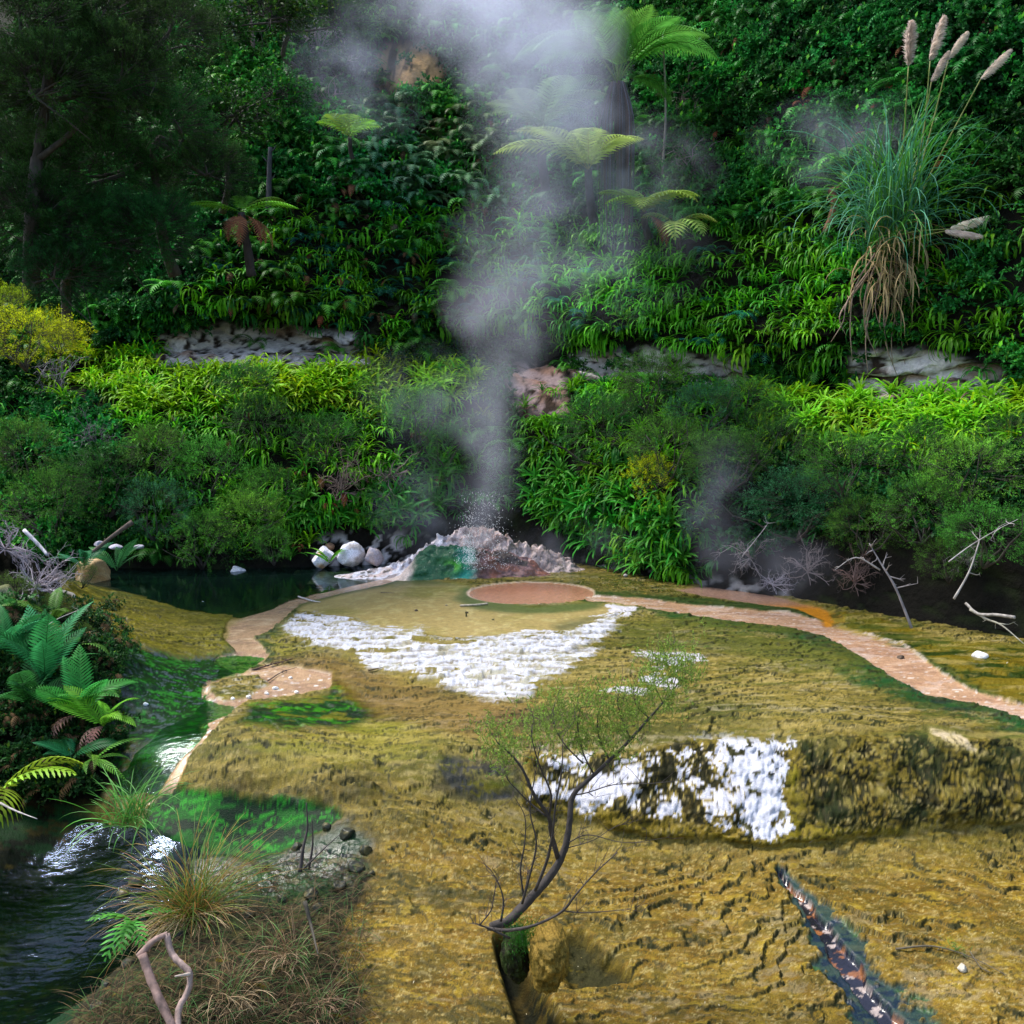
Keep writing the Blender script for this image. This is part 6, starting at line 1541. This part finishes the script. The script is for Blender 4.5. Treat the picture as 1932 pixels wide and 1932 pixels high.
# undergrowth of the left bank: one tangled mass
g = Geo(); g2 = Geo()
for k in range(260):
    x = RNG.uniform(-60, 225); y = RNG.uniform(1140, 1500)
    p, nn = hit(x, y, 'g')
    if p[1] < 8.7 or x > 235 - max(0, y - 1380) * .6: continue
    g.join(LEAF_T[RNG.integers(0, 4)], rotz(RNG.uniform(0, 6)) * RNG.uniform(.35, .6), p + nn * .06, np.array((.02, .07, .015)) * RNG.uniform(.5, 1.6))
    if RNG.random() < .5: g2.join(DEAD_T[RNG.integers(0, 2)], rotz(RNG.normal(0, 1)) * RNG.uniform(.4, .7), p + nn * .12, np.array((.17, .10, .05)) * RNG.uniform(.5, 1.4))
tag(g.build('bank_undergrowth', M_BROAD), 'low dark leaves matted over the left bank', 'undergrowth', kind='stuff')
tag(g2.build('bank_litter', M_DEAD), 'dead fronds and litter matted over the left bank', 'litter', kind='stuff')
for (x, y, Y_, s, lb) in [(105,1150,12.6,50,'low olive shrub around the crooked log'), (40,1120,13.2,60,'olive brown shrub at the left edge above the boulders'), (160,1080,15.8,34,'small green shrub growing over the orange boulder'), (165,1190,11.6,30,'fine shrub at the water side of the left bank')]:
    shrub(x, y, s, (.10, .17, .03), lb, 'low shrubs of the left bank', RNG.integers(0, 4), out=.1, Y=Y_)
print('things', round(time.time() - T_START, 1))
# ------------------------------------------------------------------ steam, spray
def puff_material(name, dens, color, warp=.55, nscale=1.3, thr=.42, power=1.0):
    """density = soft ellipsoid x noise, in object space (unit ball)"""
    m, nt, out = newmat(name); L = nt.links
    tc = N(nt, 'ShaderNodeTexCoord'); geo = N(nt, 'ShaderNodeNewGeometry')
    nz = N(nt, 'ShaderNodeTexNoise'); nz.inputs['Scale'].default_value = nscale; nz.inputs['Detail'].default_value = 4; nz.inputs['Roughness'].default_value = .55; nz.inputs['Distortion'].default_value = .5
    L.new(geo.outputs['Position'], nz.inputs['Vector'])
    ln = N(nt, 'ShaderNodeVectorMath', operation='LENGTH'); L.new(tc.outputs['Object'], ln.inputs[0])
    fall = math_n(nt, 'SUBTRACT', 1.0, ln.outputs['Value'], clamp=True); fall = math_n(nt, 'POWER', fall, power)
    nn = N(nt, 'ShaderNodeMapRange'); nn.interpolation_type = 'SMOOTHSTEP'; nn.inputs['From Min'].default_value = thr; nn.inputs['From Max'].default_value = thr + .28
    L.new(nz.outputs['Fac'], nn.inputs['Value'])
    d = math_n(nt, 'MULTIPLY', math_n(nt, 'MULTIPLY', fall, nn.outputs[0]), dens)
    v = N(nt, 'ShaderNodeVolumePrincipled'); v.inputs['Color'].default_value = (*color, 1); v.inputs['Anisotropy'].default_value = 0.2
    L.new(d, v.inputs['Density']); L.new(v.outputs[0], out.inputs['Volume'])
    return m

PATH = [  # survey x, y, half width, density
 (882,1050,10,.8),(905,1000,34,1.2),(922,950,48,1.3),(925,880,50,1.6),(915,820,52,1.5),(930,760,56,1.3),(955,700,64,1.2),(960,640,78,1.0),(940,570,86,1.0),(955,510,88,.6),(960,440,84,.5),(1010,380,90,.75),(1030,310,90,.9),(1030,250,105,1.3),(1035,190,115,1.7),(1010,120,125,1.9),(950,50,145,1.7),(915,-20,160,1.2),(900,-120,170,1.0)]
SYc = 18.0
pts = np.array([P3(x, y, SYc) for x, y, w_, d_ in PATH]); wid = np.array([w_ * mpp(SYc) for x, y, w_, d_ in PATH]); den = np.array([d_ for *_, d_ in PATH])
z0, z1 = pts[0, 2], pts[-1, 2]
def steam_material():
    m, nt, out = newmat('steam'); L = nt.links
    tc = N(nt, 'ShaderNodeTexCoord'); sep = N(nt, 'ShaderNodeSeparateXYZ')
    # gently turbulent coordinates
    nw = N(nt, 'ShaderNodeTexNoise'); nw.inputs['Scale'].default_value = .8; nw.inputs['Detail'].default_value = 3
    L.new(tc.outputs['Object'], nw.inputs['Vector'])
    sub = N(nt, 'ShaderNodeVectorMath', operation='SUBTRACT'); L.new(nw.outputs['Color'], sub.inputs[0]); sub.inputs[1].default_value = (.5, .5, .5)
    L.new(tc.outputs['Object'], sep.inputs[0])
    t = N(nt, 'ShaderNodeMapRange'); t.inputs['From Min'].default_value = 0; t.inputs['From Max'].default_value = z1 - z0; L.new(sep.outputs['Z'], t.inputs['Value'])
    def curve(vals, lo, hi):
        c = N(nt, 'ShaderNodeFloatCurve'); cm_ = c.mapping; cv = cm_.curves[0]
        tz = (pts[:, 2] - z0) / (z1 - z0); vv = (np.array(vals) - lo) / (hi - lo)
        cv.points[0].location = (0, vv[0]); cv.points[1].location = (1, vv[-1])
        for a, b in zip(tz[1:-1], vv[1:-1]): cv.points.new(a, b)
        cm_.update(); L.new(t.outputs[0], c.inputs['Value'])
        r = N(nt, 'ShaderNodeMapRange'); r.inputs['To Min'].default_value = lo; r.inputs['To Max'].default_value = hi; L.new(c.outputs[0], r.inputs['Value'])
        return r.outputs[0]
    cx = curve(pts[:, 0] - pts[0, 0], -1.5, 5.0); rw = curve(wid, 0.0, 4.0); dn = curve(den, 0.0, 2.5)
    sc = N(nt, 'ShaderNodeVectorMath', operation='SCALE'); L.new(sub.outputs[0], sc.inputs[0]); L.new(math_n(nt, 'MULTIPLY', rw, 2.2), sc.inputs['Scale'])
    s2 = N(nt, 'ShaderNodeSeparateXYZ'); L.new(sc.outputs[0], s2.inputs[0])
    dx = math_n(nt, 'ADD', math_n(nt, 'SUBTRACT', sep.outputs['X'], cx), s2.outputs['X']); dy = math_n(nt, 'ADD', sep.outputs['Y'], s2.outputs['Y'])
    rr_ = math_n(nt, 'DIVIDE', math_n(nt, 'SQRT', math_n(nt, 'ADD', math_n(nt, 'MULTIPLY', dx, dx), math_n(nt, 'MULTIPLY', dy, dy))), rw)
    fall = N(nt, 'ShaderNodeMapRange'); fall.interpolation_type = 'SMOOTHSTEP'; fall.inputs['From Min'].default_value = 1.5; fall.inputs['From Max'].default_value = .0; L.new(rr_, fall.inputs['Value'])
    nz = N(nt, 'ShaderNodeTexNoise'); nz.inputs['Scale'].default_value = 1.1; nz.inputs['Detail'].default_value = 5; nz.inputs['Roughness'].default_value = .6; nz.inputs['Distortion'].default_value = .4
    L.new(tc.outputs['Object'], nz.inputs['Vector'])
    nn = N(nt, 'ShaderNodeMapRange'); nn.interpolation_type = 'SMOOTHSTEP'; nn.inputs['From Min'].default_value = .32; nn.inputs['From Max'].default_value = .72; nn.inputs['To Min'].default_value = .28; L.new(nz.outputs['Fac'], nn.inputs['Value'])
    d = math_n(nt, 'MULTIPLY', math_n(nt, 'MULTIPLY', fall.outputs[0], nn.outputs[0]), math_n(nt, 'MULTIPLY', dn, .62))
    v = N(nt, 'ShaderNodeVolumePrincipled'); v.inputs['Color'].default_value = (.82, .84, 1.0, 1); v.inputs['Anisotropy'].default_value = .3
    L.new(d, v.inputs['Density']); L.new(v.outputs[0], out.inputs['Volume'])
    return m
# closed tube round the plume's path
g = Geo(); sides = 14; a = np.arange(sides) / sides * 2 * math.pi; n = len(pts); V_ = []
for i in range(n):
    r = wid[i] * 1.75 + .12
    V_.append(np.stack([pts[i, 0] + np.cos(a) * r, SYc + np.sin(a) * r, np.full(sides, pts[i, 2])], 1))
V_ = np.vstack(V_ + [pts[0][None], pts[-1][None]])
Qs = []; Ts = []
for i in range(n - 1):
    for j in range(sides):
        k = (j + 1) % sides; Qs.append((i * sides + j, i * sides + k, (i + 1) * sides + k, (i + 1) * sides + j))
for j in range(sides):
    k = (j + 1) % sides; Ts += [(n * sides, k, j), (n * sides + 1, (n - 1) * sides + j, (n - 1) * sides + k)]
st = build_mesh('steam', V_, np.array(Qs), np.array(Ts), np.ones((len(V_), 3)), steam_material(), origin=pts[0])
tag(st, 'tall lilac white column of steam rising from the vent', 'steam', kind='stuff')
M_MIST = puff_material('mist', 1.0, (.88, .88, 1.0), thr=.40)
M_MIST2 = puff_material('thin_mist', .34, (.76, .80, 1.0), thr=.38)
import bmesh
def mist(dx, dy, hw, hh, dep, Y, mat, label):
    me = bpy.data.meshes.new('mist'); bm = bmesh.new(); bmesh.ops.create_icosphere(bm, subdivisions=3, radius=1); bm.to_mesh(me); bm.free(); me.materials.append(mat)
    o = bpy.data.objects.new('mist', me); COL.objects.link(o); m = mpp(Y); o.location = tuple(P3(dx, dy, Y)); o.scale = (hw * m, dep, hh * m); tag(o, label, 'mist', kind='stuff')
mist(810, 960, 130, 110, .9, 18.6, M_MIST2, 'thin blue mist left of the vent')
mist(800, 760, 150, 130, .7, 18.0, M_MIST2, 'thin mist drifting over the ledge left of the column')
mist(1350, 960, 80, 190, .8, 15.6, M_MIST2, 'narrow wisp of steam rising right of centre')
mist(1480, 1070, 120, 80, .7, 14.6, M_MIST2, 'low mist over the upper right channel')
mist(1600, 270, 200, 100, .9, 19.0, M_MIST2, 'dark blue haze left of the pampas clump')
mist(680, 130, 150, 150, 1.0, 21.0, M_MIST2, 'faint haze over the upper slope left of the steam')
mist(1100, 470, 260, 160, 1.0, 18.6, M_MIST2, 'faint haze spreading right of the column')
mist(1180, 330, 200, 140, 1.0, 20.0, M_MIST2, 'faint haze around the tree fern trunk')
mist(1060, 1040, 180, 70, .6, 17.6, M_MIST2, 'low mist over the right foot of the sinter heap')
# droplets thrown up by the vent
g = Geo()
ico = np.array([(1, 0, 0), (-1, 0, 0), (0, 1, 0), (0, -1, 0), (0, 0, 1), (0, 0, -1)], float); it = [(0, 2, 4), (2, 1, 4), (1, 3, 4), (3, 0, 4), (2, 0, 5), (1, 2, 5), (3, 1, 5), (0, 3, 5)]
for k in range(2000):
    u = RNG.random()
    if u < .45: x, y = 885 + RNG.normal(0, 5 + 8 * RNG.random()), 1065 - abs(RNG.normal(0, 40))
    else:
        h = RNG.random(); x, y = 915 + RNG.normal(0, 18 + 14 * (1 - h)), 925 + 150 * (1 - h) ** .8
    p = P3(x, y, 17.3 + RNG.normal(0, .15)); r = RNG.uniform(.002, .0062)
    g.add(p + ico * [r, r, r * RNG.uniform(1, 2.5)], T=it, C=(.95, .95, 1))
md, nt_, out_ = newmat('droplet'); pb_ = N(nt_, 'ShaderNodeBsdfPrincipled'); pb_.inputs['Base Color'].default_value = (.95, .96, 1, 1); pb_.inputs['Roughness'].default_value = .25; nt_.links.new(pb_.outputs[0], out_.inputs['Surface'])
tag(g.build('water_spray', md), 'white droplets thrown up by the vent', 'spray', kind='stuff')
# ------------------------------------------------------------------ camera, light, sky, render settings
cam = bpy.data.cameras.new('camera'); co = bpy.data.objects.new('camera', cam); COL.objects.link(co)
co.location = tuple(EYE); co.rotation_euler = (math.pi / 2 - PITCH, 0, 0)
cam.sensor_fit = 'HORIZONTAL'; cam.sensor_width = 36; cam.lens = 36 * F / 1024
cam.clip_start = .05; cam.clip_end = 3000
SC.camera = co
SUN_EL, SUN_AZ = math.radians(60), math.radians(-65)     # azimuth from +Y (ahead), negative = left
w = bpy.data.worlds.new('World'); SC.world = w; w.use_nodes = True
nt = w.node_tree; bg = nt.nodes['Background']
sky = nt.nodes.new('ShaderNodeTexSky'); sky.sky_type = 'NISHITA'; sky.sun_disc = False
sky.sun_elevation = SUN_EL; sky.sun_rotation = SUN_AZ
sky.air_density = 1.2; sky.dust_density = 2.0; sky.ozone_density = 1.5
nt.links.new(sky.outputs[0], bg.inputs[0]); bg.inputs[1].default_value = 0.15
sun = bpy.data.lights.new('sun', 'SUN'); sun.energy = 2.5; sun.angle = math.radians(14); sun.color = (1, .96, .88)
so = bpy.data.objects.new('sun', sun); COL.objects.link(so)
d = Vector((math.sin(SUN_AZ) * math.cos(SUN_EL), math.cos(SUN_AZ) * math.cos(SUN_EL), math.sin(SUN_EL)))
so.rotation_euler = d.to_track_quat('Z', 'Y').to_euler()
SC.view_settings.view_transform = 'Standard'; SC.view_settings.look = 'None'
SC.view_settings.exposure = 1.0; SC.view_settings.gamma = 1
SC.render.engine = 'CYCLES'
cy = SC.cycles
cy.use_denoising = True
cy.max_bounces = 6; cy.diffuse_bounces = 3; cy.glossy_bounces = 3; cy.transmission_bounces = 3; cy.transparent_max_bounces = 16; cy.volume_bounces = 2
cy.volume_step_rate = 2.0; cy.volume_max_steps = 64
cy.sample_clamp_indirect = 6
print('script done', round(time.time() - T_START, 1))
